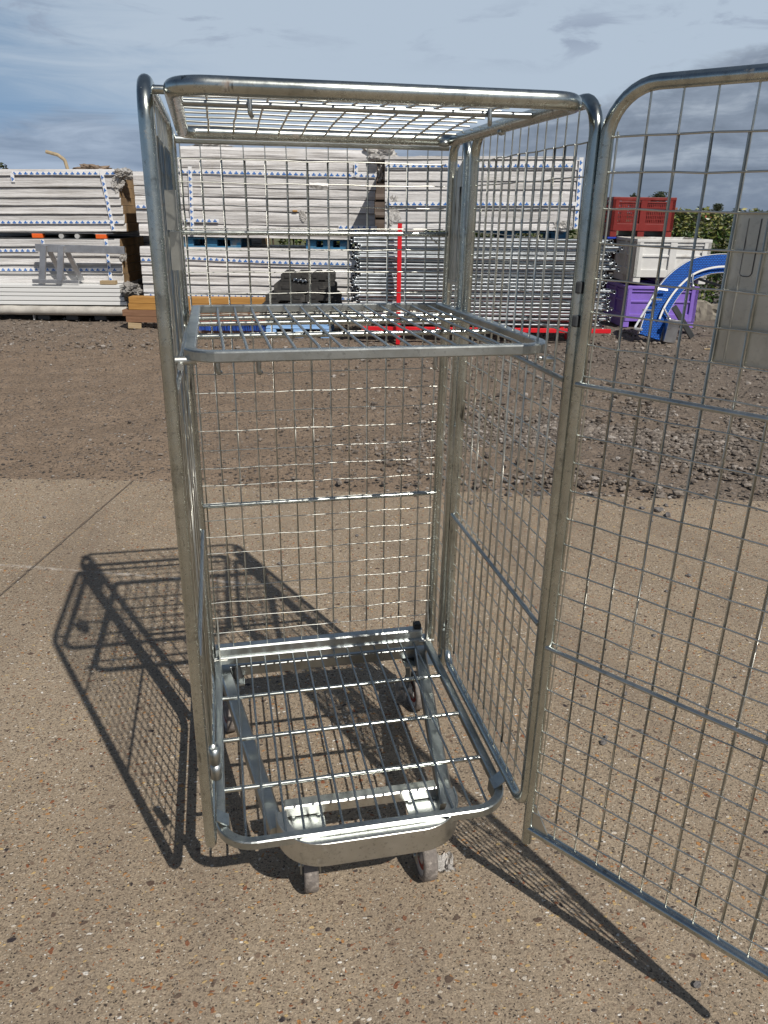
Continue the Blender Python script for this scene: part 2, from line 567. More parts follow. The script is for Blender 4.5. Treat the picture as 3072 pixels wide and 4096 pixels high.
def gravel_mat():
    m, nt, p = new_mat('dirt_and_gravel')
    h = NT(nt)
    c = h.coord('Object')
    big = h.noise(c, 0.35, 4, 0.6)
    mid = h.noise(c, 3, 5, 0.7)
    fine = h.noise(c, 60, 5, 0.75)
    xy = h.sep(c)
    col = h.ramp(mid, [(0.3, (0.195, 0.145, 0.103)), (0.7, (0.275, 0.208, 0.15))])
    # greyer, stonier towards the right-hand side and the far side of the yard
    grey = h.math('ADD', h.maprange(xy[0], 0.3, 3.5, 0, 0.7), h.maprange(xy[1], 7.5, 9.8, 0, 0.6))
    grey = h.math('MULTIPLY', grey, h.maprange(big, 0.3, 0.6, 0.5, 1.0), True)
    gcol = h.ramp(h.noise(c, 12, 5, 0.7), [(0.3, (0.10, 0.089, 0.08)), (0.7, (0.185, 0.168, 0.152))])
    col = h.mix(grey, col, gcol)
    col = h.mix(1.0, col, h.ramp(fine, [(0.25, 0.5), (0.5, 1.0), (0.75, 1.5)]), 'MULTIPLY')
    v = h.voronoi(c, 32)
    s = h.sep(v.outputs['Color'])
    msk = h.math('MULTIPLY', h.math('LESS_THAN', s[0], 0.4), h.maprange(v.outputs['Distance'], 0.42, 0.3))
    pc = h.ramp(s[2], [(0, (0.06, 0.055, 0.05)), (0.4, (0.14, 0.12, 0.105)), (0.7, (0.22, 0.19, 0.16)), (0.93, (0.40, 0.37, 0.33))], 'CONSTANT')
    col = h.mix(msk, col, pc)
    v2 = h.voronoi(c, 75)
    s2 = h.sep(v2.outputs['Color'])
    msk2 = h.math('MULTIPLY', h.math('LESS_THAN', s2[0], 0.5), h.maprange(v2.outputs['Distance'], 0.42, 0.3))
    pc2 = h.ramp(s2[2], [(0, (0.05, 0.045, 0.04)), (0.4, (0.13, 0.108, 0.09)), (0.8, (0.2, 0.17, 0.145)), (0.95, (0.42, 0.39, 0.35))], 'CONSTANT')
    col = h.mix(msk2, col, pc2)
    h.put(p.inputs['Base Color'], col)
    p.inputs['Roughness'].default_value = 0.95
    p.inputs['Specular IOR Level'].default_value = 0.2
    ht = h.math('ADD', h.math('MULTIPLY', fine, 1.0), h.math('ADD', h.math('MULTIPLY', msk, 0.8), h.math('MULTIPLY', msk2, 0.4)))
    h.put(p.inputs['Normal'], h.bump(ht, 0.9, 0.014))
    return m


M['gravel'] = gravel_mat()


def stone_scatter_mat():
    m, nt, p = new_mat('loose_stones')
    h = NT(nt)
    g = nt.nodes.new('ShaderNodeNewGeometry')
    n = h.noise(h.coord('Object'), 120, 3)
    col = h.ramp(g.outputs['Random Per Island'], [(0, (0.085, 0.072, 0.06)), (0.5, (0.165, 0.14, 0.12)), (0.9, (0.23, 0.2, 0.17)), (0.99, (0.34, 0.31, 0.28))])
    col = h.mix(1.0, col, h.ramp(n, [(0.3, 0.7), (0.7, 1.25)]), 'MULTIPLY')
    h.put(p.inputs['Base Color'], col)
    p.inputs['Roughness'].default_value = 0.95
    p.inputs['Specular IOR Level'].default_value = 0.2
    return m


M['scatter'] = stone_scatter_mat()


def leaf_mat(name, stops, rough=0.4):
    m, nt, p = new_mat(name)
    h = NT(nt)
    g = nt.nodes.new('ShaderNodeNewGeometry')
    h.put(p.inputs['Base Color'], h.ramp(g.outputs['Random Per Island'], stops))
    p.inputs['Roughness'].default_value = rough
    p.inputs['Specular IOR Level'].default_value = 0.4
    p.inputs['Transmission Weight'].default_value = 0.0
    return m


M['laurel'] = leaf_mat('laurel_leaves', [(0, (0.018, 0.04, 0.010)), (0.55, (0.045, 0.085, 0.016)), (0.85, (0.12, 0.15, 0.03)), (1, (0.22, 0.22, 0.06))], 0.35)
M['newleaf'] = leaf_mat('pale_new_leaves', [(0, (0.10, 0.13, 0.03)), (0.6, (0.23, 0.24, 0.075)), (1, (0.36, 0.33, 0.14))], 0.4)
M['darkleaf'] = leaf_mat('dark_leaves', [(0, (0.02, 0.03, 0.015)), (1, (0.06, 0.075, 0.035))], 0.6)


def belt_mat():
    m, nt, p = new_mat('blue_modular_belt')
    h = NT(nt)
    c = h.coord('Object')
    b = nt.nodes.new('ShaderNodeTexBrick')
    h.put(b.inputs['Vector'], h.mapping(c, (1, 1, 1), rot=(math.pi / 2, 0, 0)))
    b.inputs['Color1'].default_value = (0.005, 0.085, 0.40, 1)
    b.inputs['Color2'].default_value = (0.008, 0.11, 0.48, 1)
    b.inputs['Mortar'].default_value = (0.002, 0.015, 0.07, 1)
    b.inputs['Scale'].default_value = 1.0
    b.inputs['Brick Width'].default_value = 0.034
    b.inputs['Row Height'].default_value = 0.02
    b.inputs['Mortar Size'].default_value = 0.0035
    h.put(p.inputs['Base Color'], b.outputs['Color'])
    p.inputs['Roughness'].default_value = 0.7
    p.inputs['Specular IOR Level'].default_value = 0.2
    h.put(p.inputs['Normal'], h.bump(b.outputs['Fac'], -0.4, 0.006))
    return m


M['belt'] = belt_mat()


def field_mat():
    m, nt, p = new_mat('rough_field')
    h = NT(nt)
    c = h.coord('Object')
    n = h.noise(c, 0.06, 5, 0.6)
    f = h.noise(c, 3, 5, 0.7)
    col = h.ramp(n, [(0.35, (0.07, 0.085, 0.03)), (0.65, (0.13, 0.12, 0.06))])
    col = h.mix(1.0, col, h.ramp(f, [(0.3, 0.7), (0.7, 1.3)]), 'MULTIPLY')
    h.put(p.inputs['Base Color'], col)
    p.inputs['Roughness'].default_value = 0.95
    return m


M['field'] = field_mat()

# ------------------------------------------------------------------ camera
cd = bpy.data.cameras.new('camera')
cam = bpy.data.objects.new('camera', cd)
COL.objects.link(cam)
RR = ((0.9791220490, -0.2029246332, 0.0118998500), (0.0627881309, 0.3575962371, 0.9317631576), (0.1933330385, 0.9115626827, -0.3628716188))
mw = Matrix.Identity(4)
for i in range(3):
    mw[i][0], mw[i][1], mw[i][2] = RR[0][i], RR[1][i], -RR[2][i]
mw[0][3], mw[1][3], mw[2][3] = -0.25395, -1.70385, 1.50710
cam.matrix_world = mw
cd.sensor_fit = 'VERTICAL'
cd.sensor_height = 24.0
cd.sensor_width = 18.0
cd.lens = 24.0 * 3102.3 / 4096.0
cd.clip_end = 3000
cd.clip_start = 0.02
scene.camera = cam

# ------------------------------------------------------------------ light
SUN = Vector((0.3551, -0.8662, 1.0)).normalized()
sd = bpy.data.lights.new('sun', 'SUN')
sd.energy = 4.5
sd.angle = math.radians(0.53)
sd.color = (1.0, 0.94, 0.86)
so = bpy.data.objects.new('sun', sd)
COL.objects.link(so)
so.rotation_euler = SUN.to_track_quat('Z', 'Y').to_euler()
so.location = SUN * 30

world = bpy.data.worlds.new('World')
scene.world = world
world.use_nodes = True
wn = world.node_tree
wn.nodes.clear()
h = NT(wn)
wout = wn.nodes.new('ShaderNodeOutputWorld')
bg = wn.nodes.new('ShaderNodeBackground')
wn.links.new(bg.outputs[0], wout.inputs[0])
sky = wn.nodes.new('ShaderNodeTexSky')
sky.sky_type = 'NISHITA'
sky.sun_disc = False
sky.sun_elevation = math.asin(SUN.z)
sky.sun_rotation = math.atan2(SUN.x, SUN.y)
sky.altitude = 50
SKY_STRENGTH = 0.05
bg.inputs['Strength'].default_value = SKY_STRENGTH
g = h.coord('Generated')
sx = h.sep(g)
el = h.math('MULTIPLY', h.math('ARCSINE', sx[2]), 57.2958)
az = h.math('SUBTRACT', h.math('MULTIPLY', h.math('ARCTAN2', sx[0], sx[1]), 57.2958), 12.0)   # degrees right of the view over the cage
sv = h.comb(h.math('MULTIPLY', az, 0.055), h.math('MULTIPLY', el, 0.26), 0.0)
big = h.noise(sv, 1.0, 6, 0.58, 0.6)
wisp = h.noise(h.comb(h.math('MULTIPLY', az, 0.10), h.math('MULTIPLY', el, 0.75), 3.3), 1.0, 6, 0.6, 0.8)
fine = h.noise(h.comb(h.math('MULTIPLY', az, 0.3), h.math('MULTIPLY', el, 0.8), 7.7), 1.0, 6, 0.6, 0.4)
K = 1.0 / SKY_STRENGTH


def sc(r, g_, b_):
    return (r * K, g_ * K, b_ * K)


clear = h.mix(h.maprange(el, 2.0, 20.0), sc(0.21, 0.35, 0.56), sky.outputs[0])
pale = sc(0.45, 0.54, 0.65)
hazef = h.maprange(h.math('ADD', h.math('ADD', az, h.math('MULTIPLY', h.math('SUBTRACT', wisp, 0.5), 26)), h.math('MULTIPLY', h.math('SUBTRACT', el, 8.0), 1.5)), -33.0, -10.0, 0.0, 1.0, True)
hazef = h.math('MULTIPLY', hazef, h.maprange(el, 28.0, 13.0, 0.12, 1.0))
skyc = h.mix(hazef, clear, pale)
# low grey bank along the horizon
bank = h.maprange(h.math('ADD', el, h.math('MULTIPLY', h.math('SUBTRACT', big, 0.5), 5.0)), 5.3, 4.3, 0.0, 0.85, True)
bankc = h.mix(h.maprange(wisp, 0.35, 0.66), sc(0.235, 0.295, 0.395), sc(0.40, 0.48, 0.60))
skyc = h.mix(bank, skyc, bankc)
# the dark cloud mass on the right, its upper edge rising to the right
edge = h.math('ADD', h.maprange(az, 1.0, 24.0, 4.2, 9.6), h.math('ADD', h.math('MULTIPLY', h.math('SUBTRACT', fine, 0.5), 3.2), h.math('MULTIPLY', h.math('SUBTRACT', big, 0.5), 2.5)))
massm = h.maprange(h.math('SUBTRACT', edge, el), -0.1, 0.9, 0.0, 1.0, True)
massm = h.math('MULTIPLY', massm, h.maprange(az, -2.0, 6.0))
mfine = h.math('ADD', h.math('MULTIPLY', fine, 0.6), h.math('MULTIPLY', wisp, 0.45))
massc = h.ramp(mfine, [(0.38, sc(0.165, 0.205, 0.27)), (0.53, sc(0.235, 0.285, 0.365)), (0.68, sc(0.38, 0.44, 0.52))])
# darker, bluer strip just above the horizon
massc = h.mix(h.maprange(el, 3.2, 0.6, 0.0, 0.6), massc, sc(0.165, 0.215, 0.30))
skyc = h.mix(h.math('MULTIPLY', massm, 0.92), skyc, massc)
# soft grey shreds drifting high in the frame
sn = h.noise(h.comb(h.math('MULTIPLY', az, 0.16), h.math('MULTIPLY', el, 0.55), 1.9), 1.0, 7, 0.6, 0.5)
band = h.maprange(h.math('ABSOLUTE', h.math('SUBTRACT', el, 10.3)), 2.2, 0.4)
shred = h.math('MULTIPLY', h.maprange(sn, 0.50, 0.64, 0.0, 0.75, True), band)
shred = h.math('MULTIPLY', shred, h.maprange(h.math('ABSOLUTE', h.math('ADD', az, 2.0)), 2.0, 12.0, 0.25, 1.0))
skyc = h.mix(shred, skyc, sc(0.29, 0.35, 0.46))
wn.links.new(skyc, bg.inputs['Color'])

scene.view_settings.view_transform = 'Standard'
scene.view_settings.look = 'None'
scene.view_settings.exposure = 0.0
scene.view_settings.gamma = 1.0
scene.view_settings.use_curve_mapping = False

# ------------------------------------------------------------------ ground
EDGE = [(-40, 13.5), (-9, 5.0), (-3.5, 3.52), (-1.58, 3.015), (-1.309, 2.943), (-0.829, 2.853), (-0.505, 2.74), (0.278, 2.47), (1.063, 2.31), (1.692, 2.132), (2.075, 2.042), (2.719, 1.869), (9, 0.2), (40, -8.0)]


def edge_y(x):
    for (x0, y0), (x1, y1) in zip(EDGE, EDGE[1:]):
        if x <= x1:
            return y0 + (y1 - y0) * (x - x0) / (x1 - x0)
    return EDGE[-1][1]


mb = MB()
xs = np.concatenate([[-40, -25, -12], np.linspace(-9, 9, 400), [12, 25, 40]])
top = [(x, edge_y(x) + 0.03 * noise.noise((x * 3, 0, 0)) + 0.018 * noise.noise((x * 14, 5, 0)), 0.0) for x in xs]
vs = top + [(x, -40.0, 0.0) for x in xs]
n = len(xs)
mb.add(vs, [(i, i + 1, n + i + 1, n + i) for i in range(n - 1)])
slab = mb.build('concrete_slab', M['concrete'])
slab['kind'] = 'structure'


def gravel_z(x, y):
    d = y - edge_y(x)
    base = -0.012 + 0.022 * noise.noise((x * 1.7, y * 1.7, 0)) + 0.012 * noise.noise((x * 6, y * 6, 3)) + 0.007 * noise.noise((x * 17, y * 17, 9))
    t = min(1.0, max(0.0, (d + 0.12) / 0.5))
    return -0.05 + t * (0.05 + base + 0.006)


gx = np.concatenate([np.linspace(-14, -4, 60), np.linspace(-3.95, 5.5, 240), np.linspace(5.6, 20, 60)])
gy = np.concatenate([np.linspace(-1.5, 1.2, 12), np.linspace(1.25, 5.0, 120), np.linspace(5.05, 13, 110), np.linspace(13.2, 26, 20)])
V = np.array([(x, y, gravel_z(x, y)) for y in gy for x in gx])
nx = len(gx)
I = np.arange((len(gy) - 1) * nx).reshape(-1, nx)[:, :-1].ravel()
F = np.stack([I, I + 1, I + nx + 1, I + nx], 1)
gr = np_mesh('gravel_ground', V, F, M['gravel'], smooth=True)
gr['kind'] = 'structure'

mb = MB()
mb.add([(-900, -900, -0.09), (900, -900, -0.09), (900, 900, -0.09), (-900, 900, -0.09)], [(0, 1, 2, 3)])
fl = mb.build('ground', M['field'])
fl['kind'] = 'structure'

# loose stones on the yard: nobody could count them
ico = bmesh.new()
bmesh.ops.create_icosphere(ico, subdivisions=1, radius=1)
IV = np.array([v.co[:] for v in ico.verts])
ico.verts.index_update()
IF = np.array([[v.index for v in f.verts] for f in ico.faces])
ico.free()


def stones(name, pts, sizes):
    VV, FF = [], []
    for k, (p, s) in enumerate(zip(pts, sizes)):
        q = IV * (0.75 + 0.5 * rng.random((len(IV), 1)))
        q = q * (s * np.array([rng.uniform(0.7, 1.4), rng.uniform(0.7, 1.2), rng.uniform(0.4, 0.8)]))
        t = rng.uniform(0, 6.28)
        c_, s_ = math.cos(t), math.sin(t)
        q = q @ np.array([[c_, s_, 0], [-s_, c_, 0], [0, 0, 1]])
        VV.append(q + np.array(p))
        FF.append(IF + k * len(IV))
    return np_mesh(name, np.concatenate(VV), np.concatenate(FF), M['scatter'])


pts, sz = [], []
while len(pts) < 9000:
    y = 1.5 + 9.0 * rng.random() ** 1.3
    x = rng.uniform(-5.5, 6.5)
    d = y - edge_y(x)
    if d < -0.05 * rng.random():
        continue
    dens = 0.10 + 0.85 * max(0, min(1, (x - 0.6) / 2.2))
    if y > 7.5:
        dens = 0.8
    patch = noise.noise((x * 0.9, y * 0.9, 4)) * 0.5 + 0.5
    if rng.random() > dens * (0.35 + patch):
        continue
    s = rng.uniform(0.006, 0.016) if rng.random() < 0.75 else rng.uniform(0.015, 0.03)
    if x < 0.8 and y < 7:
        s *= 0.62
    pts.append((x, y, max(gravel_z(x, y), -0.004) + s * 0.2))
    sz.append(s)
k = 0
while k < 4200:                                # the heap of chippings behind the door
    x, y = rng.normal(2.35, 0.75), rng.normal(3.3, 0.5)
    if y - edge_y(x) < 0.12 or noise.noise((x * 1.6, y * 1.6, 2)) < -0.12:
        continue
    s = rng.uniform(0.008, 0.021)
    pts.append((x, y, max(gravel_z(x, y), -0.004) + s * 0.25))
    sz.append(s)
    k += 1
for k in range(500):                           # grit spilling over the edge of the slab
    x = rng.uniform(-3, 3.2)
    y = edge_y(x) - abs(rng.normal(0, 0.10))
    s = rng.uniform(0.003, 0.008)
    pts.append((x, y, s * 0.3))
    sz.append(s)
lg = stones('loose_gravel', pts, sz)
lg['kind'] = 'stuff'
lg['label'] = 'loose grey stones strewn over the dirt yard'

# single stones lying on the concrete
st_spots = [(1.133, 2.06, .022, 'dark stone at the gravel edge behind the right mesh'), (1.30, 2.21, .026, None), (1.464, 2.18, .024, None), (1.05, 2.12, .02, None),
            (1.21, 2.0, .015, None), (1.25, 1.93, .013, None), (1.09, 1.97, .014, None), (2.012, 1.83, .028, None), (2.03, 1.76, .022, None), (1.95, 1.88, .016, None), (1.9, 1.7, .013, None), (2.1, 1.9, .014, None),
            (1.727, 1.072, .014, None), (1.004, 0.288, .010, None), (0.86, 0.30, .008, None), (1.03, 0.36, .007, None), (0.955, 0.09, .011, None), (0.812, 0.062, .013, None), (0.832, 0.085, .009, None),
            (1.55, 0.95, .010, None), (1.3, 0.62, .009, None), (1.15, 0.52, .008, None), (0.639, -0.711, .010, 'small dark stone beside the tip of the door shadow'), (0.35, 1.78, .012, None), (-0.05, 1.52, .014, None), (0.12, 0.95, .012, None), (-1.2, 2.3, .011, None), (-0.55, 2.45, .011, None)]
for k, (x, y, s, lab) in enumerate(st_spots):
    mb = MB()
    bm = bmesh.new()
    bmesh.ops.create_icosphere(bm, subdivisions=2, radius=1)
    for v in bm.verts:
        f = 0.8 + 0.5 * noise.noise(v.co * 1.4 + Vector((k * 3.1, 0, 0)))
        v.co = Vector((v.co.x * f * 1.15, v.co.y * f * 0.9, v.co.z * f * 0.65)) * s
    bm.verts.index_update()
    mb.add([v.co for v in bm.verts], [[v.index for v in f.verts] for f in bm.faces])
    bm.free()
    o = mb.build('stone', M['stone'], loc=(x, y, s * 0.42), rot=(0, 0, k * 1.3))
    tag(o, lab or 'small grey stone lying loose on the concrete', 'stone', 'loose stones on the concrete')

# ------------------------------------------------------------------ the roll cage
HW = 0.3358
FY = -0.444
YP = 0.172                    # rear posts of the side panels
YB = 0.353                    # back panel
TOP, BOT = 1.675, 0.285
TR = 0.0110
cage = thing('roll_cage', 'tall galvanised wire mesh roll cage with its door swung open', 'roll cage')


def jit(k):
    return random.uniform(-k, k)


def mesh_panel(o, ex, ez, xs_, zs_, lo, hi, r=0.00135, off=0.0025, bow=None, jx=0.0020):
    """grid of welded wires: xs_ positions along ex, zs_ along ez"""
    mb = MB()
    o, ex, ez = Vector(o), Vector(ex), Vector(ez)
    nrm = ex.cross(ez).normalized()
    B = bow or (lambda x, z: 0.0)
    for z in zs_:
        j = jit(jx)
        nodes = [lo[0]] + [x for x in xs_ if lo[0] + 0.01 < x < hi[0] - 0.01] + [hi[0]]
        mb.tube([o + ex * x + ez * (z + j + jit(0.0015)) + nrm * (off + B(x, z) + jit(0.0007)) for x in nodes], r, 6)
    for x in xs_:
        j = jit(jx)
        nodes = [lo[1]] + [z for z in zs_ if lo[1] + 0.01 < z < hi[1] - 0.01] + [hi[1]]
        mb.tube([o + ex * (x + j + jit(0.0015)) + ez * z + nrm * (-off + B(x, z) + jit(0.0007)) for z in nodes], r, 6)
    return mb


ZS = [1.613 - 0.0509 * k for k in range(27)]        # 1.613 ... 0.29
for sg in (-1, 1):
    X = sg * HW
    lean = 0.0118 if sg > 0 else 0.0
    mb = MB()

    def PX(y, z):
        return (X + lean * (z - 0.2) / 1.5, y, z)
    loop = fillet_loop([PX(FY, BOT), PX(YP, BOT), PX(YP, TOP), PX(FY, TOP)], [0.05, 0.05, 0.055, 0.055], 8)
    mb.tube(loop, TR, 16, closed=True)
    sp = mb.build('side_panel', M['zinc'], cage)
    sp['label'] = 'right hand mesh side panel' if sg > 0 else 'left hand mesh side panel seen edge-on'
    ys = [-0.421 + 0.0443 * k for k in range(13)]
    w = mesh_panel((X + lean * 0.1, 0, 0), (0, 1, 0), (lean / 1.5, 0, 1), ys, ZS + [1.6635], (FY + TR * 0.5, BOT + TR * 0.6), (YP - TR * 0.5, TOP - TR * 0.6), off=0.003 * sg)
    w.build('wire_mesh', M['wire'], sp)
    for zr_ in (1.232, 0.742):
        mb = MB()
        mb.tube([PX(FY + 0.004, zr_), PX(YP - 0.004, zr_)], 0.0048, 10)
        o = mb.build('cross_rail', M['bar'], sp)
        o.location.x = -0.009 * sg
    # narrow fixed frame behind the side panel
    y0, y1 = 0.222, YB
    mb = MB()
    top_z = TOP - 0.008
    path = fillet([PX(y0, 0.235), PX(y0, top_z), PX(y1, top_z), PX(y1, 0.225)], 0.048, 8)
    mb.tube(path, TR, 16)
    rf = mb.build('rear_frame', M['zinc'], cage)
    w = mesh_panel((X + lean * 0.1, 0, 0), (0, 1, 0), (lean / 1.5, 0, 1), [0.267, 0.309], [z for z in ZS if z < 1.6], (y0 + TR * 0.5, 0.27), (y1 - TR * 0.5, top_z - TR), off=0.003 * sg)
    w.build('wire_mesh', M['wire'], rf)
    mb = MB()
    mb.poly([PX(y0 + 0.012, 1.34), PX(y1 - 0.012, 1.34), PX(y1 - 0.012, 1.585), PX(y0 + 0.012, 1.635)], 0.002, (1, 0, 0))
    mb.box(PX((y0 + y1) / 2, 1.335), (0.006, y1 - y0 - 0.02, 0.008))
    mb.build('infill_plate', M['plate'], rf)
    # bracket at the foot of the frame
    mb = MB()
    mb.poly([(X - 0.022 * sg, YB - 0.03, 0.20), (X - 0.022 * sg, YB - 0.012, 0.205), (X - 0.022 * sg, YB - 0.012, 0.33), (X - 0.022 * sg, YB - 0.03, 0.40), (X - 0.022 * sg, YB - 0.045, 0.33)], 0.004, (1, 0, 0))
    mb.tube([(X - 0.045 * sg, YB - 0.03, 0.262), (X + 0.004 * sg, YB - 0.03, 0.262)], 0.005, 10)
    mb.build('foot_bracket', M['plate'], rf)
    # hinge knuckles between the frame and the panel
    for zz in (0.34, 0.95, 1.5):
        mb = MB()
        mb.tube([PX((YP + y0) / 2, zz - 0.03), PX((YP + y0) / 2, zz + 0.03)], 0.0095, 12)
        mb.build('hinge', M['frame'], rf)

    # sockets welded on the inside of the panels near the front
    def sleeve(y, z0, z1, r, par):
        mb = MB()
        cx = X - sg * (TR + r * 0.9)
        ring = []
        for zz in (z0, z1):
            for rr in (r, r - 0.0022):
                ring.append([(cx + rr * math.cos(t), y + rr * math.sin(t), zz) for t in [2 * math.pi * k / 18 for k in range(18)]])
        vs = [p for q in ring for p in q]
        fs = []
        for k in range(18):
            l = (k + 1) % 18
            fs += [(k, l, 36 + l, 36 + k), (18 + k, 54 + k, 54 + l, 18 + l), (36 + k, 36 + l, 54 + l, 54 + k), (k, 18 + k, 18 + l, l)]
        mb.add(vs, fs, 0, True)
        return mb.build('sleeve', M['frame'], par)
    if sg < 0:
        sleeve(-0.405, 0.44, 0.475, 0.0105, sp)
        sleeve(-0.413, 0.483, 0.52, 0.0105, sp)
        # bent sheet latch covers half way along the left panel
        for (z0, z1, yy) in ((1.470, 1.535, -0.185), (1.400, 1.466, -0.150)):
            mb = MB()
            arc = fillet([(X + 0.004, yy - 0.03, z0), (X + 0.022, yy - 0.02, z0), (X + 0.022, yy + 0.02, z0), (X + 0.004, yy + 0.03, z0)], 0.008, 4)
            n_ = len(arc)
            vs = [(p.x, p.y, z) for z in (z0, z1) for p in arc]
            mb.add(vs, [(k, k + 1, k + n_ + 1, k + n_) for k in range(n_ - 1)], 0, False)
            o = mb.build('latch_cover', M['plate'], sp)
            md = o.modifiers.new('s', 'SOLIDIFY')
            md.thickness = 0.002

# dabs of old whitewash on the right panel's front post
mb = MB()
bx = HW + 0.0118 * 0.86
for k in range(7):
    zz = 1.51 + k * 0.006
    mb.box((bx + 0.004 + jit(0.0008), FY - TR - 0.0002, zz), (0.0045 + jit(0.001), 0.0012, 0.0075), bev=0.0004)
o = mb.build('paint_splash', M['chalk'], [c for c in COL.objects if c.parent == cage and c.name.startswith('side_panel')][-1])

# back panel
mb = MB()
mb.tube([(-HW + 0.01, YB, 1.655), (HW, YB, 1.655)], 0.009, 12)
bp = mb.build('back_panel', M['frame'], cage)
mb = MB()
mb.bar([(-HW + 0.012, YB - 0.002, 0.278), (HW - 0.03, YB - 0.002, 0.278)], 0.032, 0.034, c=0.004)
mb.build('bottom_rail', M['frame'], bp)
xs_b = [-0.272 + 0.0505 * k for k in range(13)]
w = mesh_panel((0, YB - 0.004, 0), (1, 0, 0), (0, 0, 1), [-0.319] + xs_b[:-1] + [0.318], [z for z in ZS if z > 0.29], (-0.326, 0.292), (0.327, 1.648), off=0.0025)
# one torn and bent wire
w.tube([(0.283, YB - 0.012, 1.455), (0.297, YB - 0.018, 1.437), (0.312, YB - 0.02, 1.428)], 0.0018, 6)
w.build('wire_mesh', M['wire'], bp)
for zr_, r in ((1.4505, 0.0055), (0.743, 0.0062)):
    mb = MB()
    mb.tube([(-HW + 0.008, YB - 0.012, zr_), (HW - 0.004, YB - 0.012, zr_)], r, 12)
    mb.build('cross_rail', M['zinc'], bp)
for x in (HW - 0.045,):
    mb = MB()
    mb.box((x, YB - 0.004, 0.305), (0.022, 0.026, 0.018), bev=0.003)
    mb.build('end_stop', M['black'], bp)

# roof
ZR = 1.660
mb = MB()
yf, yb_ = -0.503, 0.222
loop = fillet_loop([(-0.296, yf, ZR), (0.296, yf, ZR), (0.306, yb_, ZR), (-0.306, yb_, ZR)], [0.05, 0.05, 0.035, 0.035], 8)
mb.tube(loop, 0.0126, 16, closed=True)
for (y, x0, x1) in ((-0.41, -HW, -0.29),):
    mb.tube([(x0, y, ZR + 0.004), (x1, y, ZR + 0.004)], 0.006, 10)
rfp = mb.build('roof', M['zinc'], cage)


def roof_bow(x, y):
    t = (y - yf) / (yb_ - yf)
    return 0.022 * math.sin(math.pi * min(1, max(0, t)) ** 0.9)


ysr = [-0.468 + 0.0485 * k for k in range(14)]
xsr = [-0.2495 + 0.0505 * k for k in range(11)]
w = mesh_panel((0, 0, ZR), (1, 0, 0), (0, 1, 0), xsr, ysr, (-0.297, yf + 0.004), (0.297, yb_ - 0.004), r=0.0021, off=0.003, bow=roof_bow)
w.build('wire_mesh', M['wire'], rfp)
mb = MB()
mb.tube([(-0.297, -0.315, ZR - 0.001), (0.297, -0.315, ZR - 0.001)], 0.005, 12)
mb.build('cross_tube', M['bar'], rfp)
for x in (-0.185, 0.21):
    mb = MB()
    mb.tube(fillet([(x, -0.325, ZR + 0.006), (x, -0.327, ZR - 0.014), (x + 0.003, -0.318, ZR - 0.017)], 0.004, 4), 0.0038, 8)
    mb.build('hook', M['bar'], rfp)
mb = MB()
mb.lathe([(0.0, -0.008), (0.012, -0.006), (0.0135, 0), (0.012, 0.006), (0, 0.008)], (0.283, 0.208, ZR - 0.008), (0, 0, 1), 14)
mb.build('stud', M['frame'], rfp)
mb = MB()
mb.lathe([(0.0, -0.006), (0.007, -0.004), (0.008, 0), (0.007, 0.004), (0, 0.006)], (0.297, -0.14, ZR - 0.012), (0, 0, 1), 12)
mb.build('stud', M['frame'], rfp)

# shelf
ZSH = 1.2693
mb = MB()
sh_path = fillet([(-0.307, 0.352, ZSH), (-0.307, -0.338, ZSH), (0.351, -0.336, ZSH), (0.324, 0.352, ZSH)], 0.055, 8)
mb.bar(sh_path, 0.021, 0.019)
mb.bar([(-0.307, 0.352, ZSH), (0.322, 0.352, ZSH)], 0.018, 0.0185)
shf = mb.build('shelf', M['frame'], cage)
for k in range(14):
    mb = MB()
    xa, xb = -0.250 + 0.0428 * k, -0.2545 + 0.0418 * k
    mb.tube([(xa, -0.334, ZSH + 0.002), (xa + jit(0.002), -0.27, ZSH + 0.0035), (xb * 0.5 + xa * 0.5 + jit(0.002), 0.0, ZSH + 0.003), (xb, 0.18, ZSH + 0.0035), (xb, 0.35, ZSH + 0.003)], 0.0029, 8)
    mb.build('bar', M['bar'], shf)
for y in (0.205, 0.115, -0.075, -0.27):
    mb = MB()
    x1 = 0.33 - (y + 0.338) * 0.026
    mb.tube([(-0.300, y, ZSH - 0.005), (x1, y, ZSH - 0.005)], 0.0055, 12)
    mb.build('cross_bar', M['zinc'], shf)
for (x, y) in ((-0.19, -0.33), (0.13, -0.33), (-0.26, -0.32)):
    mb = MB()
    mb.tube(fillet([(x, y, ZSH - 0.004), (x, y - 0.001, ZSH - 0.032), (x + 0.004, y + 0.012, ZSH - 0.033)], 0.005, 4), 0.0042, 8)
    mb.build('hook', M['bar'], shf)
mb = MB()
mb.tube([(-HW, -0.30, ZSH - 0.012), (-0.296, -0.30, ZSH - 0.012)], 0.008, 12)
mb.tube([(-HW + 0.012, -0.32, ZSH - 0.02), (-HW + 0.012, 0.21, ZSH - 0.02)], 0.006, 12)
mb.build('support_rod', M['beam'], shf)
mb = MB()
mb.tube([(0.335, -0.32, ZSH - 0.02), (0.36, -0.325, ZSH - 0.022), (0.362, -0.30, ZSH - 0.03)], 0.005, 10)
mb.build('support_rod', M['beam'], shf)

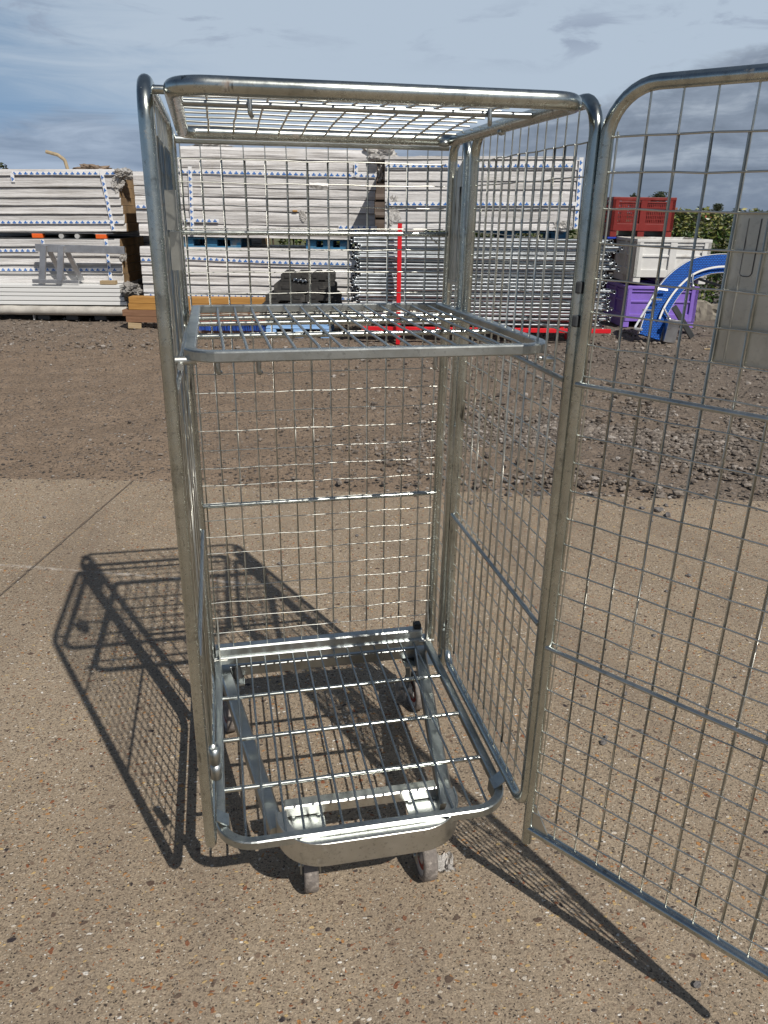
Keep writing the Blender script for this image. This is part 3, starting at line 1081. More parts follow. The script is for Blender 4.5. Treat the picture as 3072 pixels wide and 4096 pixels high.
# base frame
ZB = 0.2541
mb = MB()
path = fillet([(-0.318, 0.345, ZB), (-0.318, -0.402, ZB), (0.318, -0.402, ZB), (0.318, 0.345, ZB)], 0.075, 10)
mb.bar(path, 0.020, 0.022)
mb.bar([(-0.328, 0.345, ZB), (0.328, 0.345, ZB)], 0.034, 0.024)
bs = mb.build('base_frame', M['frame'], cage)
for k in range(14):
    mb = MB()
    x = -0.265 + 0.04155 * k
    mb.tube([(x + jit(0.002), -0.398, ZB + 0.003), (x + jit(0.001), -0.227, ZB + 0.0075), (x + jit(0.001), -0.045, ZB + 0.007), (x + jit(0.001), 0.138, ZB + 0.0075), (x, 0.337, ZB + 0.003)], 0.003, 8)
    mb.build('bar', M['bar'], bs)
for y in (0.138, -0.045, -0.227):
    mb = MB()
    mb.tube([(-0.310, y, ZB), (0.310, y, ZB)], 0.0058, 12)
    mb.build('cross_bar', M['zinc'], bs)
for sg in (-1, 1):
    mb = MB()
    y = -0.335
    x0 = sg * (HW + 0.006)
    x1 = sg * 0.300
    prof = [(x0, BOT + 0.013), (sg * 0.309, ZB + 0.017), (x1, ZB + 0.012), (x1 - sg * 0.002, ZB - 0.018)]
    vs = [(x, yy, z) for yy in (y - 0.018, y + 0.018) for (x, z) in prof]
    mb.add(vs, [(k, k + 1, k + 5, k + 4) for k in range(3)])
    o = mb.build('clamp', M['frame'], bs)
    md = o.modifiers.new('s', 'SOLIDIFY')
    md.thickness = 0.003

# A-shaped chassis under the base
mb = MB()
ZC = 0.205
for sg in (-1, 1):
    a = Vector((sg * 0.306, 0.37, ZC))
    b = Vector((sg * 0.196, -0.335, ZC))
    mb.bar([a, b], 0.034, 0.042, c=0.004)
mb.bar([(-0.300, 0.362, ZC), (0.300, 0.362, ZC)], 0.03, 0.036, c=0.004)
ch = mb.build('chassis', M['bar'], cage)
# front bumper: a U-bent channel
mb = MB()
bpth = fillet([(-0.197, -0.32, 0.229), (-0.197, -0.437, 0.229), (0.213, -0.437, 0.229), (0.213, -0.32, 0.229)], 0.10, 12)
mb.bar(bpth, 0.004, 0.062, c=0.001)
mb.bar([p + Vector((0, 0, 0.026)) for p in fillet([(-0.185, -0.32, 0.226), (-0.185, -0.424, 0.226), (0.201, -0.424, 0.226), (0.201, -0.32, 0.226)], 0.09, 12)], 0.022, 0.004, c=0.001)
mb.build('bumper', M['beam'], ch)
mb = MB()
mb.bar([(-0.175, -0.265, 0.212), (0.185, -0.265, 0.212)], 0.03, 0.03, c=0.003)
mb.build('cross_channel', M['beam'], ch)
for x in (-0.128, 0.150):
    mb = MB()
    mb.box((x, -0.315, 0.192), (0.085, 0.095, 0.005), bev=0.0015)
    for (dx, dy) in ((-.03, -.035), (.03, -.035), (-.03, .035), (.03, .035)):
        mb.lathe([(0, 0.004), (0.006, 0.004), (0.006, 0)], (x + dx, -0.315 + dy, 0.195), (0, 0, 1), 6, smooth=False)
    mb.build('caster_plate', M['frame'], ch)
for x in (-0.29, 0.292):
    mb = MB()
    mb.box((x, 0.352, 0.180), (0.09, 0.085, 0.006), bev=0.0015)
    mb.build('caster_plate', M['frame'], ch)


def caster(x, y, rz, tilt_lab):
    c = bpy.data.objects.new('caster', None)
    COL.objects.link(c)
    c.parent = cage
    c.location = (x, y, 0)
    c.rotation_euler = (0, 0, rz)
    if tilt_lab:
        c['label'] = tilt_lab
    # the wheel turns about local x; the axle trails behind the swivel
    R = 0.0625
    mb = MB()
    mb.lathe([(0.050, -0.0165), (0.0585, -0.0168), (0.0622, -0.012), (0.0626, 0), (0.0622, 0.012), (0.0585, 0.0168), (0.050, 0.0165)], (0, 0, R), (1, 0, 0), 36)
    mb.build('tyre', M['tyre'], c)
    mb = MB()
    mb.lathe([(0.0, -0.014), (0.014, -0.014), (0.018, -0.010), (0.044, -0.010), (0.0505, -0.0155), (0.0505, 0.0155), (0.044, 0.010), (0.018, 0.010), (0.014, 0.014), (0.0, 0.014)], (0, 0, R), (1, 0, 0), 30, mat=0)
    for sg in (-1, 1):
        mb.lathe([(0.024, 0.0108 * sg), (0.036, 0.0108 * sg)], (0, 0, R), (1, 0, 0), 30, mat=1)
    mb.build('hub', [M['hub'], M['redhub']], c)
    mb = MB()
    for sg in (-1, 1):
        pts = [(sg * 0.021, -0.014, R - 0.016), (sg * 0.021, 0.014, R - 0.016), (sg * 0.021, 0.034, 0.160), (sg * 0.021, -0.012, 0.160)]
        mb.poly(pts, 0.003, (sg, 0, 0))
    mb.box((0, 0.012, 0.164), (0.05, 0.052, 0.009), bev=0.002)
    mb.lathe([(0.0, 0.0), (0.026, 0.0), (0.029, 0.008), (0.026, 0.014), (0.0, 0.014)], (0, 0.012, 0.169), (0, 0, 1), 20)
    mb.tube([(-0.028, 0, R), (0.028, 0, R)], 0.0055, 8)
    mb.build('fork', M['frame'], c)
    return c


c0 = caster(-0.122, -0.292, -0.06, 'front caster with its grey tread facing out')
mb = MB()
mb.box((-0.024, -0.0, 0.155), (0.004, 0.03, 0.022), bev=0.001)
mb.build('brake_pad', M['green'], c0)
caster(0.152, -0.312, 0.02, 'front caster turned to show its red and cream hub')
caster(-0.300, 0.352, 0.2, None)
caster(0.292, 0.352, 0.12, None)
mb = MB()
mb.tube([(-0.268, 0.33, 0.232), (-0.262, 0.318, 0.20)], 0.014, 14)
mb.build('rubber_buffer', M['black'], ch)

# door, hinged on the right panel's front post
DA = math.radians(-54.55)
door = bpy.data.objects.new('door', None)
door.empty_display_size = 0.1
COL.objects.link(door)
door.parent = cage
door.location = (0.345, -0.4495, 0)
door.rotation_euler = (0, 0.012, DA)
door['label'] = 'open mesh door with a sheet metal plate'
DW = 0.59
mb = MB()
path = fillet([(0, 0, 0.197), (0, 0, 1.688), (DW, 0, 1.688), (DW, 0, 0.197)], 0.075, 9)
mb.tube(path, TR, 16, caps=False)
for x in (0, DW):
    mb.lathe([(TR, 0), (TR - 0.002, 0), (TR - 0.002, 0.05)], (x, 0, 0.197), (0, 0, 1), 16)
    mb.lathe([(TR - 0.002, 0.0), (0, 0.0)], (x, 0, 0.247), (0, 0, 1), 16, mat=1)
mb.tube([(TR * 0.3, 0, 0.238), (DW - TR * 0.3, 0, 0.238)], TR, 16)
mb.build('door_frame', [M['zinc'], M['dark']], door)
zsd = [1.618 - 0.0532 * k for k in range(26)]
xsd = [0.014] + [0.0625 + 0.0507 * k for k in range(11)]
w = mesh_panel((0, 0, 0), (1, 0, 0), (0, 0, 1), xsd[1:], zsd, (0.002, 0.24), (DW - 0.002, 1.686), r=0.00165, off=0.0026)
w.tube([(0.0185, -0.002, 1.624), (0.0185, -0.002, 0.284)], 0.00165, 6)
w.build('wire_mesh', M['wire'], door)
for zz in (1.230, 0.702):
    mb = MB()
    mb.tube([(0.0, -0.010, zz), (DW, -0.010, zz)], 0.0046, 12)
    mb.build('cross_rail', M['frame'], door)
mb = MB()
mb.poly([(0.010, -0.003, 0.247), (0.050, -0.003, 0.247), (0.047, -0.003, 0.254), (0.013, -0.003, 0.306), (0.010, -0.003, 0.306)], 0.004, (0, 1, 0))
mb.build('gusset', M['plate'], door)
mb = MB()
px0, px1, pz0, pz1 = 0.2130, 0.47, 1.298, 1.512
sec = [(px0, 0.0062), (px0 + 0.004, 0.0062), (0.2315, 0.0062), (0.2355, 0.0095), (0.2435, 0.0095), (0.2475, 0.0062), (px1 - 0.004, 0.0062), (px1, 0.0062)]
mb.box(((px0 + px1) / 2, 0.0082, (pz0 + pz1) / 2), (px1 - px0, 0.0018, pz1 - pz0), bev=0.0006)
pl = mb.build('sign_plate', M['plate'], door)
mb = MB()
slot = fillet([(0.2345, 0.0064, 1.505), (0.2345, 0.0064, 1.426), (0.2515, 0.0064, 1.426), (0.2515, 0.0064, 1.505)], 0.006, 5)
mb.bar(slot, 0.0012, 0.0012, up=(0, 1, 0), c=0.0002)
mb.build('slot', M['greyplastic'], pl)
mb = MB()
mb.bar([(0.2345, 0.0066, 1.426), (0.2345, 0.0066, 1.30)], 0.003, 0.0022, up=(0, 1, 0), c=0.0008)
mb.build('rib', M['plate'], pl)
mb = MB()
mb.tube(fillet([(0.245, 0, 1.69), (0.245, 0, 1.712), (0.225, 0, 1.706)], 0.006, 4), 0.0055, 10)
mb.build('latch_hook', M['black'], door)
for zz in (1.335, 1.39, 0.46):
    mb = MB()
    mb.box((-0.0160, -0.006, zz), (0.011, 0.010, 0.020), bev=0.003)
    mb.build('hinge', M['greyplastic'], door)

# torn film caught in the front caster and by the rear one
def shred(loc, size, label, seed, mat='film'):
    mb = MB()
    n = 14
    vs = []
    for i in range(n):
        for j in range(n):
            x, y = i / (n - 1) - 0.5, j / (n - 1) - 0.5
            q = Vector((x * 3 + seed, y * 3, seed))
            d = noise.noise_vector(q) * 0.55 + noise.noise_vector(q * 2.7) * 0.3
            vs.append(((x + d.x * 0.5) * size[0], (y + d.y * 0.5) * size[1], (0.5 + d.z * 0.9) * size[2]))
    mb.add(vs, [(i * n + j, i * n + j + 1, (i + 1) * n + j + 1, (i + 1) * n + j) for i in range(n - 1) for j in range(n - 1)], 0, False)
    o = mb.build('plastic_shred', M[mat], loc=loc)
    return tag(o, label, 'plastic scrap')


shred((0.200, -0.31, 0.006), (0.055, 0.055, 0.035), 'torn clear film caught beside the red hubbed front caster', 2.2)
shred((0.250, 0.335, 0.03), (0.05, 0.05, 0.10), 'torn clear film hanging on the rear right caster', 5.1)
mb = MB()
n = 10
vs = []
for i in range(n):
    for j in range(4):
        x = -0.016 + 0.046 * i / (n - 1)
        q = noise.noise_vector(Vector((x * 90, j * 0.9, 1)))
        vs.append((x, YB - 0.008 - 0.003 * math.sin(j * 1.5) + q.y * 0.002, 1.566 - 0.0135 * j / 3 * (0.7 + 0.5 * i / n) + q.z * 0.0025))
mb.add(vs, [(i * 4 + j, i * 4 + j + 1, (i + 1) * 4 + j + 1, (i + 1) * 4 + j) for i in range(n - 1) for j in range(3)])
o = mb.build('tape_scrap', M['paper'])
o.modifiers.new('s', 'SOLIDIFY').thickness = 0.0008
tag(o, 'twist of white paper tape stuck to the back wire mesh', 'tape')

# ------------------------------------------------------------------ stacks of wrapped boards
YROT = (0, 0, -PHI)


class Strips:
    def __init__(self):
        self.all = []

    def strip(self):
        self.all.append(MB())
        return self.all[-1]


def tape_h(mb, x0, x1, z0, y, hgt=0.045, sag=None):
    mb = mb.strip() if isinstance(mb, Strips) else mb
    N = max(2, int((x1 - x0) / 0.12))
    pts = []
    for k in range(N + 1):
        t = k / N
        x = x0 + (x1 - x0) * t
        z = z0 + (sag(t) if sag else 0)
        pts.append((x, z))
    for (xa, za), (xb, zb) in zip(pts, pts[1:]):
        mb.add([(xa, y, za - hgt / 2), (xb, y, zb - hgt / 2), (xb, y, zb + hgt / 2), (xa, y, za + hgt / 2)], [(0, 1, 2, 3)], 0)
    x = x0 + 0.03
    s = hgt / 0.045
    while x < x1 - 0.03:
        t = (x - x0) / (x1 - x0)
        z = z0 + (sag(t) if sag else 0)
        mb.add([(x - .026 * s, y - .002, z - .012 * s), (x - .018 * s, y - .002, z - .017 * s), (x + .018 * s, y - .002, z - .017 * s), (x + .026 * s, y - .002, z - .012 * s), (x + .024 * s, y - .002, z - .001), (x - .024 * s, y - .002, z - .001)], [(0, 1, 2, 3, 4, 5)], 1)
        mb.add([(x + .011 * s * math.cos(t_), y - .002, z + .007 * s + .010 * s * math.sin(t_)) for t_ in [k * math.pi / 4 for k in range(8)]], [list(range(8))], 1)
        x += 0.078 * s


def tape_v(mb, x, z0, z1, y, wid=0.05, lean=0.0):
    mb = mb.strip() if isinstance(mb, Strips) else mb
    mb.add([(x - wid / 2, y, z0), (x + wid / 2, y, z0), (x + wid / 2 + lean, y, z1), (x - wid / 2 + lean, y, z1)], [(0, 1, 2, 3)], 0)
    z = z0 + 0.04
    while z < z1 - 0.03:
        xx = x + lean * (z - z0) / (z1 - z0)
        mb.add([(xx - .017, y - .002, z - .024), (xx - .001, y - .002, z - .026), (xx - .001, y - .002, z + .026), (xx - .017, y - .002, z + .024)], [(0, 1, 2, 3)], 1)
        mb.add([(xx + .007 + .010 * math.cos(t_), y - .002, z + .011 * math.sin(t_)) for t_ in [k * math.pi / 4 for k in range(8)]], [list(range(8))], 1)
        z += 0.08


def layer(x0, x1, z0, z1, depth, lip=0.018, seed=0.0, bulge=0.0, wav=0.006):
    """one wrapped board layer, front at y=0, bottom lip standing proud"""
    mb = MB()
    N = 36
    h_ = z1 - z0
    prof = [(-lip, 0.002), (-lip * 1.02, h_ * 0.13), (-lip * 0.45 - bulge, h_ * 0.32), (-lip * 0.2 - bulge, h_ * 0.7), (0.004, h_ * 0.965), (0.022, h_ - 0.002), (depth, h_ - 0.002), (depth, 0.002)]
    m = len(prof)
    vs = []
    for i in range(N + 1):
        t = i / N
        x = x0 + (x1 - x0) * t
        for q, (y, z) in enumerate(prof):
            w1 = noise.noise((x * 1.9 + seed * 7.3, q * 0.6, seed)) * wav
            w2 = noise.noise((x * 2.3, seed * 3.1, q * 0.8)) * wav * 0.6
            if q >= 6:
                w1 = w2 = 0
            vs.append((x, y + w1, z0 + z + (w2 if 0 < q < 5 else w2 * 0.3)))
    for i in range(N):
        for q in range(m):
            r = (q + 1) % m
            mb.add([vs[i * m + q], vs[i * m + r], vs[(i + 1) * m + r], vs[(i + 1) * m + q]], [(0, 1, 2, 3)], 0, False)
    mb.add(vs[:m], [list(range(m))], 1)
    mb.add(vs[-m:], [list(range(m))], 1)
    # weld
    return mb


def weld(o, d=0.0002):
    bm = bmesh.new()
    bm.from_mesh(o.data)
    bmesh.ops.remove_doubles(bm, verts=bm.verts, dist=d)
    bmesh.ops.recalc_face_normals(bm, faces=bm.faces)
    bm.to_mesh(o.data)
    bm.free()


def crumple(name, loc, size, parent, seed, mat='film', sub=4):
    mb = MB()
    bm = bmesh.new()
    bmesh.ops.create_icosphere(bm, subdivisions=sub, radius=1)
    for v in bm.verts:
        q = v.co * 1.7 + Vector((seed, 0, 0))
        f = 0.75 + 0.4 * noise.noise(q) + 0.28 * noise.noise(q * 3) + 0.14 * noise.noise(q * 7)
        v.co = Vector((v.co.x * f * size[0] / 2, v.co.y * f * size[1] / 2, v.co.z * f * size[2] / 2))
    bm.verts.index_update()
    mb.add([v.co for v in bm.verts], [[v.index for v in f.verts] for f in bm.faces])
    bm.free()
    return mb.build(name, M[mat], parent, loc=loc)


def pack(label, x0, x1, b, bounds, depth, tilt=0.0, lip=0.024, group='wrapped stacks of insulation boards', offs=None, bulge=0.0, wav=0.006):
    """bounds: z levels from top to bottom. Returns the root (local frame: x along the row, y into it)"""
    zb = bounds[-1]
    xc = (x0 + x1) / 2
    r = thing('board_pack', label, 'board stack', yard(xc, b, zb), (0, -tilt, -PHI), group)
    for k, (zt, zl) in enumerate(zip(bounds, bounds[1:])):
        d0, d1 = (offs[k] if offs else (0, 0))
        o = layer(x0 - xc + d0, x1 - xc + d1, zl - zb, zt - zb, depth, lip, seed=k + x0, bulge=bulge, wav=wav).build('board_layer', [M['board'], M['foam']], r)
        weld(o)
    return r, xc, zb


def add_tape(r, mb):
    for q in mb.all:
        q.build('printed_tape', [M['tapewhite'], M['tapeblue']], r)


# upper left stack
bounds = [1.965, 1.88, 1.738, 1.608, 1.508, 1.397, 1.280, 1.172]
offs = [(0, -0.06), (0, -0.055), (0, -0.045), (0, -0.035), (0, -0.02), (0, -0.01), (0, 0.0)]
r, xc, zb = pack('white wrapped board stack on orange blocks, upper left', -5.9, -3.41, 9.7, bounds, 1.15, 0.012, offs=offs)
mb = Strips()
tape_h(mb, -4.86 - xc, -3.47 - xc, 1.912 - zb, -0.028)
tape_h(mb, -5.9 - xc, -3.43 - xc, 1.295 - zb, -0.030)
tape_v(mb, -3.585 - xc, 1.178 - zb, 1.965 - zb, -0.032, lean=-0.075)
tape_v(mb, -4.86 - xc, 1.80 - zb, 1.91 - zb, -0.030)
add_tape(r, mb)
crumple('plastic_wrap', (-3.40 - xc, 0.12, 1.905 - zb), (0.30, 0.5, 0.17), r, 3.3)
crumple('plastic_wrap', (-3.47 - xc, 0.0, 1.78 - zb), (0.2, 0.10, 0.24), r, 8.3)
# lower left stack
bounds = [1.078, 0.975, 0.845, 0.733, 0.610, 0.485]
r, xc, zb = pack('white wrapped board stack behind the aluminium trestle', -6.0, -3.52, 9.7, bounds, 1.15, 0.010)
mb = Strips()
tape_h(mb, -6.0 - xc, -4.66 - xc, 0.925 - zb, -0.028)
tape_h(mb, -6.0 - xc, -3.53 - xc, 0.670 - zb, -0.029)
tape_v(mb, -3.70 - xc, 0.50 - zb, 1.075 - zb, -0.032)
tape_v(mb, -4.58 - xc, 1.0 - zb, 1.075 - zb, -0.030)
add_tape(r, mb)
crumple('plastic_wrap', (-3.50 - xc, -0.0, 0.86 - zb), (0.12, 0.1, 0.2), r, 1.3)
# middle upper stack: a wide lower part and a shorter top bundle
bounds = [2.245, 2.11, 1.985, 1.93, 1.76, 1.64, 1.47, 1.30, 1.133]
offs = [(0.63, 0.02), (0.60, 0.0), (0.60, 0.0), (0.0, -0.01), (0, -0.02), (0, -0.03), (0, -0.02), (0.02, 0.01)]
r, xc, zb = pack('tallest white wrapped board stack, on the blue pallet', -3.17, 0.035, 9.4, bounds, 1.15, -0.008, lip=0.012, offs=offs, bulge=0.012, wav=0.014)
mb = Strips()
tape_h(mb, -2.54 - xc, 0.03 - xc, 1.938 - zb, -0.04)
tape_h(mb, -2.54 - xc, -2.07 - xc, 1.342 - zb, -0.04)
tape_h(mb, -0.47 - xc, 0.04 - xc, 1.295 - zb, -0.04)
tape_v(mb, -2.43 - xc, 1.17 - zb, 2.0 - zb, -0.044, lean=0.02)
tape_v(mb, -0.24 - xc, 1.92 - zb, 2.10 - zb, -0.044)
tape_v(mb, -0.235 - xc, 1.14 - zb, 1.31 - zb, -0.044)
tape_h(mb, -3.16 - xc, -2.9 - xc, 1.50 - zb, -0.04)
add_tape(r, mb)
crumple('plastic_wrap', (0.06 - xc, 0.12, 2.19 - zb), (0.62, 0.55, 0.30), r, 5.7)
crumple('plastic_wrap', (0.10 - xc, 0.05, 1.98 - zb), (0.16, 0.3, 0.34), r, 9.1)
crumple('plastic_wrap', (-2.2 - xc, 0.3, 2.25 - zb), (0.9, 0.5, 0.09), r, 2.9)
mb = MB()
mb.box((-1.05 - xc, -0.03, 1.485 - zb), (0.065, 0.01, 0.022), bev=0.004)
mb.build('label_strip', M['yellowtimber'], r)
crumple('foil_patch', (-0.95 - xc, -0.02, 1.42 - zb), (0.12, 0.05, 0.16), r, 12.4)
# middle lower stack
bounds = [1.005, 0.885, 0.765, 0.64, 0.52, 0.40, 0.285]
r, xc, zb = pack('white wrapped board stack behind the timber and rubber blocks', -3.17, -0.21, 9.4, bounds, 1.15, -0.004, bulge=0.008, wav=0.010)
mb = Strips()
tape_h(mb, -3.16 - xc, -2.62 - xc, 0.835 - zb, -0.04)
tape_h(mb, -2.55 - xc, -0.25 - xc, 0.868 - zb, -0.042, sag=lambda t: -0.045 * math.sin(min(1, t * 1.2) * math.pi / 2))
tape_h(mb, -3.1 - xc, -0.26 - xc, 0.365 - zb, -0.04)
add_tape(r, mb)
# right stack
bounds = [2.135, 2.098, 1.98, 1.855, 1.755, 1.61, 1.52, 1.375, 1.278]
offs = [(0.0, -0.05), (0, -0.01), (0, 0), (0, 0.0), (0, 0.01), (0, 0.0), (0, 0.01), (0, -0.1)]
r, xc, zb = pack('white wrapped board stack above the galvanised tubes', 0.15, 2.55, 8.7, bounds, 1.15, 0.012, lip=0.014, offs=offs, bulge=0.004, wav=0.008)
mb = Strips()
tape_h(mb, 0.16 - xc, 2.5 - xc, 2.028 - zb, -0.034)
tape_h(mb, 0.17 - xc, 2.54 - xc, 1.593 - zb, -0.034)
tape_v(mb, 2.552 - xc, 1.30 - zb, 2.12 - zb, -0.03)
add_tape(r, mb)
crumple('plastic_wrap', (2.40 - xc, 0.0, 1.335 - zb), (0.36, 0.07, 0.15), r, 7.7)
crumple('plastic_wrap', (0.9 - xc, 0.4, 2.12 - zb), (1.2, 0.6, 0.09), r, 4.4)
crumple('plastic_wrap', (0.25 - xc, 0.0, 1.5 - zb), (0.25, 0.06, 0.5), r, 6.1)


# pallets under the upper stacks
def box_part(name, parent, c, s, mat, bev=0.006):
    mb = MB()
    mb.box(c, s, bev=bev)
    return mb.build(name, M[mat], parent)


pal = thing('pallet', 'plastic pallet with orange end blocks between the two left board stacks', 'pallet', yard(-4.4, 9.7, 1.075), YROT)
box_part('deck', pal, (0, 0.55, 0.085), (1.6, 1.1, 0.018), 'paleplastic')
box_part('base_board', pal, (0, 0.55, 0.008), (1.6, 1.1, 0.012), 'greyplastic')
for x in (-0.26, 0.62):
    box_part('end_block', pal, (x, 0.04, 0.042), (0.15, 0.09, 0.062), 'orange', 0.012)
    box_part('block_cap', pal, (x, 0.06, 0.076), (0.17, 0.12, 0.012), 'paleplastic', 0.004)
for x in (0.07, 0.29):
    mb = MB()
    mb.tube([(x, -0.0, 0.042), (x, 0.9, 0.042)], 0.034, 14)
    mb.build('runner', M['paleplastic'], pal)


def wood_pallet(label, a, b, z, w, mat, group=None):
    t = thing('pallet', label, 'pallet', yard(a, b, z), YROT, group)
    box_part('top_board', t, (0, 0.5, 0.118), (w, 1.0, 0.022), mat, 0.003)
    for y in (0.06, 0.5, 0.94):
        box_part('base_board', t, (0, y, 0.010), (w, 0.10, 0.02), mat, 0.003)
        for x in (-w / 2 + 0.07, 0, w / 2 - 0.07):
            box_part('block', t, (x, y, 0.0635), (0.14, 0.10, 0.084), mat, 0.006)
    return t


wood_pallet('blue wooden pallet under the left of the tallest board stack', -2.2, 9.45, 1.0, 0.78, 'bluewood', 'blue pallets under the board stacks')
wood_pallet('blue wooden pallet above the rubber blocks', -0.62, 9.45, 1.0, 0.6, 'bluewood', 'blue pallets under the board stacks')
wood_pallet('blue wooden pallet between the right board stack and the tubes', 1.75, 8.78, 1.145, 1.5, 'bluewood', 'blue pallets under the board stacks')
# a prop carrying the right stack behind the tubes: more boards
r, xc, zb = pack('wrapped board stack hidden behind the galvanised tubes', 0.3, 2.5, 8.95, [1.13, 1.0, 0.85, 0.7, 0.55, 0.4, 0.26, 0.12], 1.0)

pack('wrapped board stack added as a second row to darken the left gap', -6.2, -1.75, 11.05, [1.9, 1.6, 1.3, 1.0, 0.7, 0.4, 0.12], 1.0)  # added stack: backs the left gap with dark and hides the hedge
pack('brownish wrapped stack in the gap between the middle and right stacks', -0.35, 0.75, 10.75, [2.12, 1.9, 1.65, 1.4, 1.15], 1.0)
for o in [c for c in COL.objects if c.name.startswith('board_layer') and c.parent and 'gap between' in c.parent.get('label', '')]:
    o.data.materials[0] = M['sacking']

# hose and sacking on top of the left stack
mb = MB()
mb.tube(fillet([(-4.62, 10.3, 2.215), (-4.46, 10.3, 2.175), (-4.37, 10.3, 2.11), (-4.345, 10.3, 1.98)], 0.06, 6), 0.024, 10)
o = mb.build('hose', M['hose'], rot=YROT)
tag(o, 'bent brownish hose sticking up behind the left board stack', 'hose')
o = crumple('sacking', yard(-4.0, 10.3, 2.0), (0.55, 0.35, 0.13), None, 4.2, 'mound')
tag(o, 'low brown sacking heap on top of the left board stack', 'sacking')

# white panels lying under the left stacks
zt = 0.494
for k in range(5):
    hgt = [0.05, 0.058, 0.052, 0.062, 0.056][k]
    r_end = [-3.52, -3.52, -3.50, -3.47, -3.44][k]
    mb = MB()
    L = r_end + 6.0
    mb.box((0, 0.45, hgt / 2 - 0.003), (L, 0.9, hgt - 0.008), bev=0.006)
    o = mb.build('white_panel', M['whitepanel'], loc=yard((r_end - 6.0) / 2, 9.45, zt - hgt), rot=(0, -0.004, -PHI))
    tag(o, ['topmost long white panel under the trestle', 'second white panel from the top of the pile', 'middle long white panel of the pile', 'second white panel from the bottom of the pile', 'lowest long white panel, above the padded roll'][k], 'panel', 'long white panels piled at the left')
    zt -= hgt
mb = MB()
pts = [(-5.6 + 2.16 * k / 16, 9.44, 0.142 + 0.006 * noise.noise((k * 0.9, 0, 0))) for k in range(17)]
mb.tube(pts, 0.062, 16)
o = mb.build('padded_roll', M['rollcover'], rot=YROT)
tag(o, 'long dirty white padded roll under the white panels', 'roll')
o = crumple('canvas', yard(-3.36, 9.50, 0.42), (0.36, 0.5, 0.26), None, 1.9, 'tarp')
tag(o, 'crumpled grey canvas over the ends of the white panels', 'canvas')
gp = thing('pallet', 'dark grey plastic pallet on the ground beneath the padded roll', 'pallet', yard(-4.25, 9.45, 0.0), YROT)
box_part('deck', gp, (0, 0.5, 0.08), (1.0, 0.95, 0.02), 'greyplastic')
for x in (-0.40, 0.0, 0.40):
    box_part('runner', gp, (x, 0.5, 0.036), (0.17, 0.9, 0.068), 'greyplastic', 0.012)
box_part('end_cap', gp, (-0.52, 0.03, 0.045), (0.02, 0.05, 0.085), 'paleplastic', 0.004)

# aluminium trestle in front of the lower left stack
tr = thing('trestle', 'aluminium trestle with a deep top beam and two pairs of legs', 'trestle', yard(-4.1, 9.5, 0.505), YROT)
ox = 4.1
mb = MB()
mb.bar([(-4.61 + ox, -0.02, 0.465), (-3.40 + ox, -0.02, 0.445)], 0.04, 0.102, c=0.006)
mb.build('top_beam', M['alu'], tr)
for x in (-4.53, -4.29):
    mb = MB()
    mb.bar([(x + 0.04 + ox, -0.05, 0.50), (x - 0.035 + ox, -0.06, 0.05)], 0.085, 0.03, up=(0, 1, 0), c=0.005)
    mb.build('leg', M['alu'], tr)
    mb = MB()
    mb.bar([(x + 0.075 + ox, 0.02, 0.44), (x + 0.205 + ox, 0.11, 0.03)], 0.07, 0.03, up=(0, 1, 0), c=0.005)
    mb.build('rear_leg', M['alu'], tr)
mb = MB()
mb.bar([(-4.70 + ox, -0.055, 0.028), (-4.30 + ox, -0.055, 0.026)], 0.055, 0.05, c=0.004)
mb.bar([(-4.30 + ox, -0.055, 0.026), (-4.07 + ox, -0.055, 0.024)], 0.03, 0.044, c=0.004)
mb.build('foot_bar', M['alu'], tr)

mb = MB()
mb.box((0, 0.05, 0.026), (0.215, 0.1, 0.05), bev=0.004)
tag(mb.build('wood_block', M['palewood'], loc=yard(-3.68, 9.46, 0.497), rot=YROT), 'short pale wood offcut lying on the white panels', 'wood block')
mb = MB()
mb.box((0, 0.05, 0.035), (0.17, 0.16, 0.07), rot=Matrix.Rotation(0.06, 3, 'Y'), bev=0.004)
tag(mb.build('wood_block', M['palewood'], loc=yard(-3.16, 8.80, 0.0), rot=(0, 0, -PHI + 0.25)), 'wood block on the ground under the brown timbers', 'wood block')

# timbers
zt = 0.075
for (x0, x1, hgt, mat, lab, db) in ((-3.27, -1.2, 0.082, 'browntimber', 'lowest brown timber, resting on a wood block', 0.0), (-3.31, -1.25, 0.082, 'browntimber', 'upper brown timber under the yellow ones', 0.0),
                                    (-3.22, -1.42, 0.083, 'yellowtimber', 'lower yellow timber beam', 0.01), (-3.21, -1.43, 0.083, 'yellowtimber', 'topmost yellow timber beam', 0.01)):
    mb = MB()
    mb.box((0, 0.1 + db, hgt / 2), (x1 - x0, 0.2, hgt - 0.004), bev=0.004)
    tag(mb.build('timber_beam', M[mat], loc=yard((x0 + x1) / 2, 8.8, zt), rot=(0, 0, -PHI + random.uniform(-.006, .006))), lab, 'timber', 'timber beams stacked before the boards')
    zt += hgt
mb = MB()
mb.box((0, 0.09, 0.036), (0.16, 0.18, 0.07), bev=0.004)
tag(mb.build('wood_block', M['palewood'], loc=yard(-1.5, 8.82, 0.0), rot=YROT), 'wood bearer under the right end of the brown timbers', 'wood block')

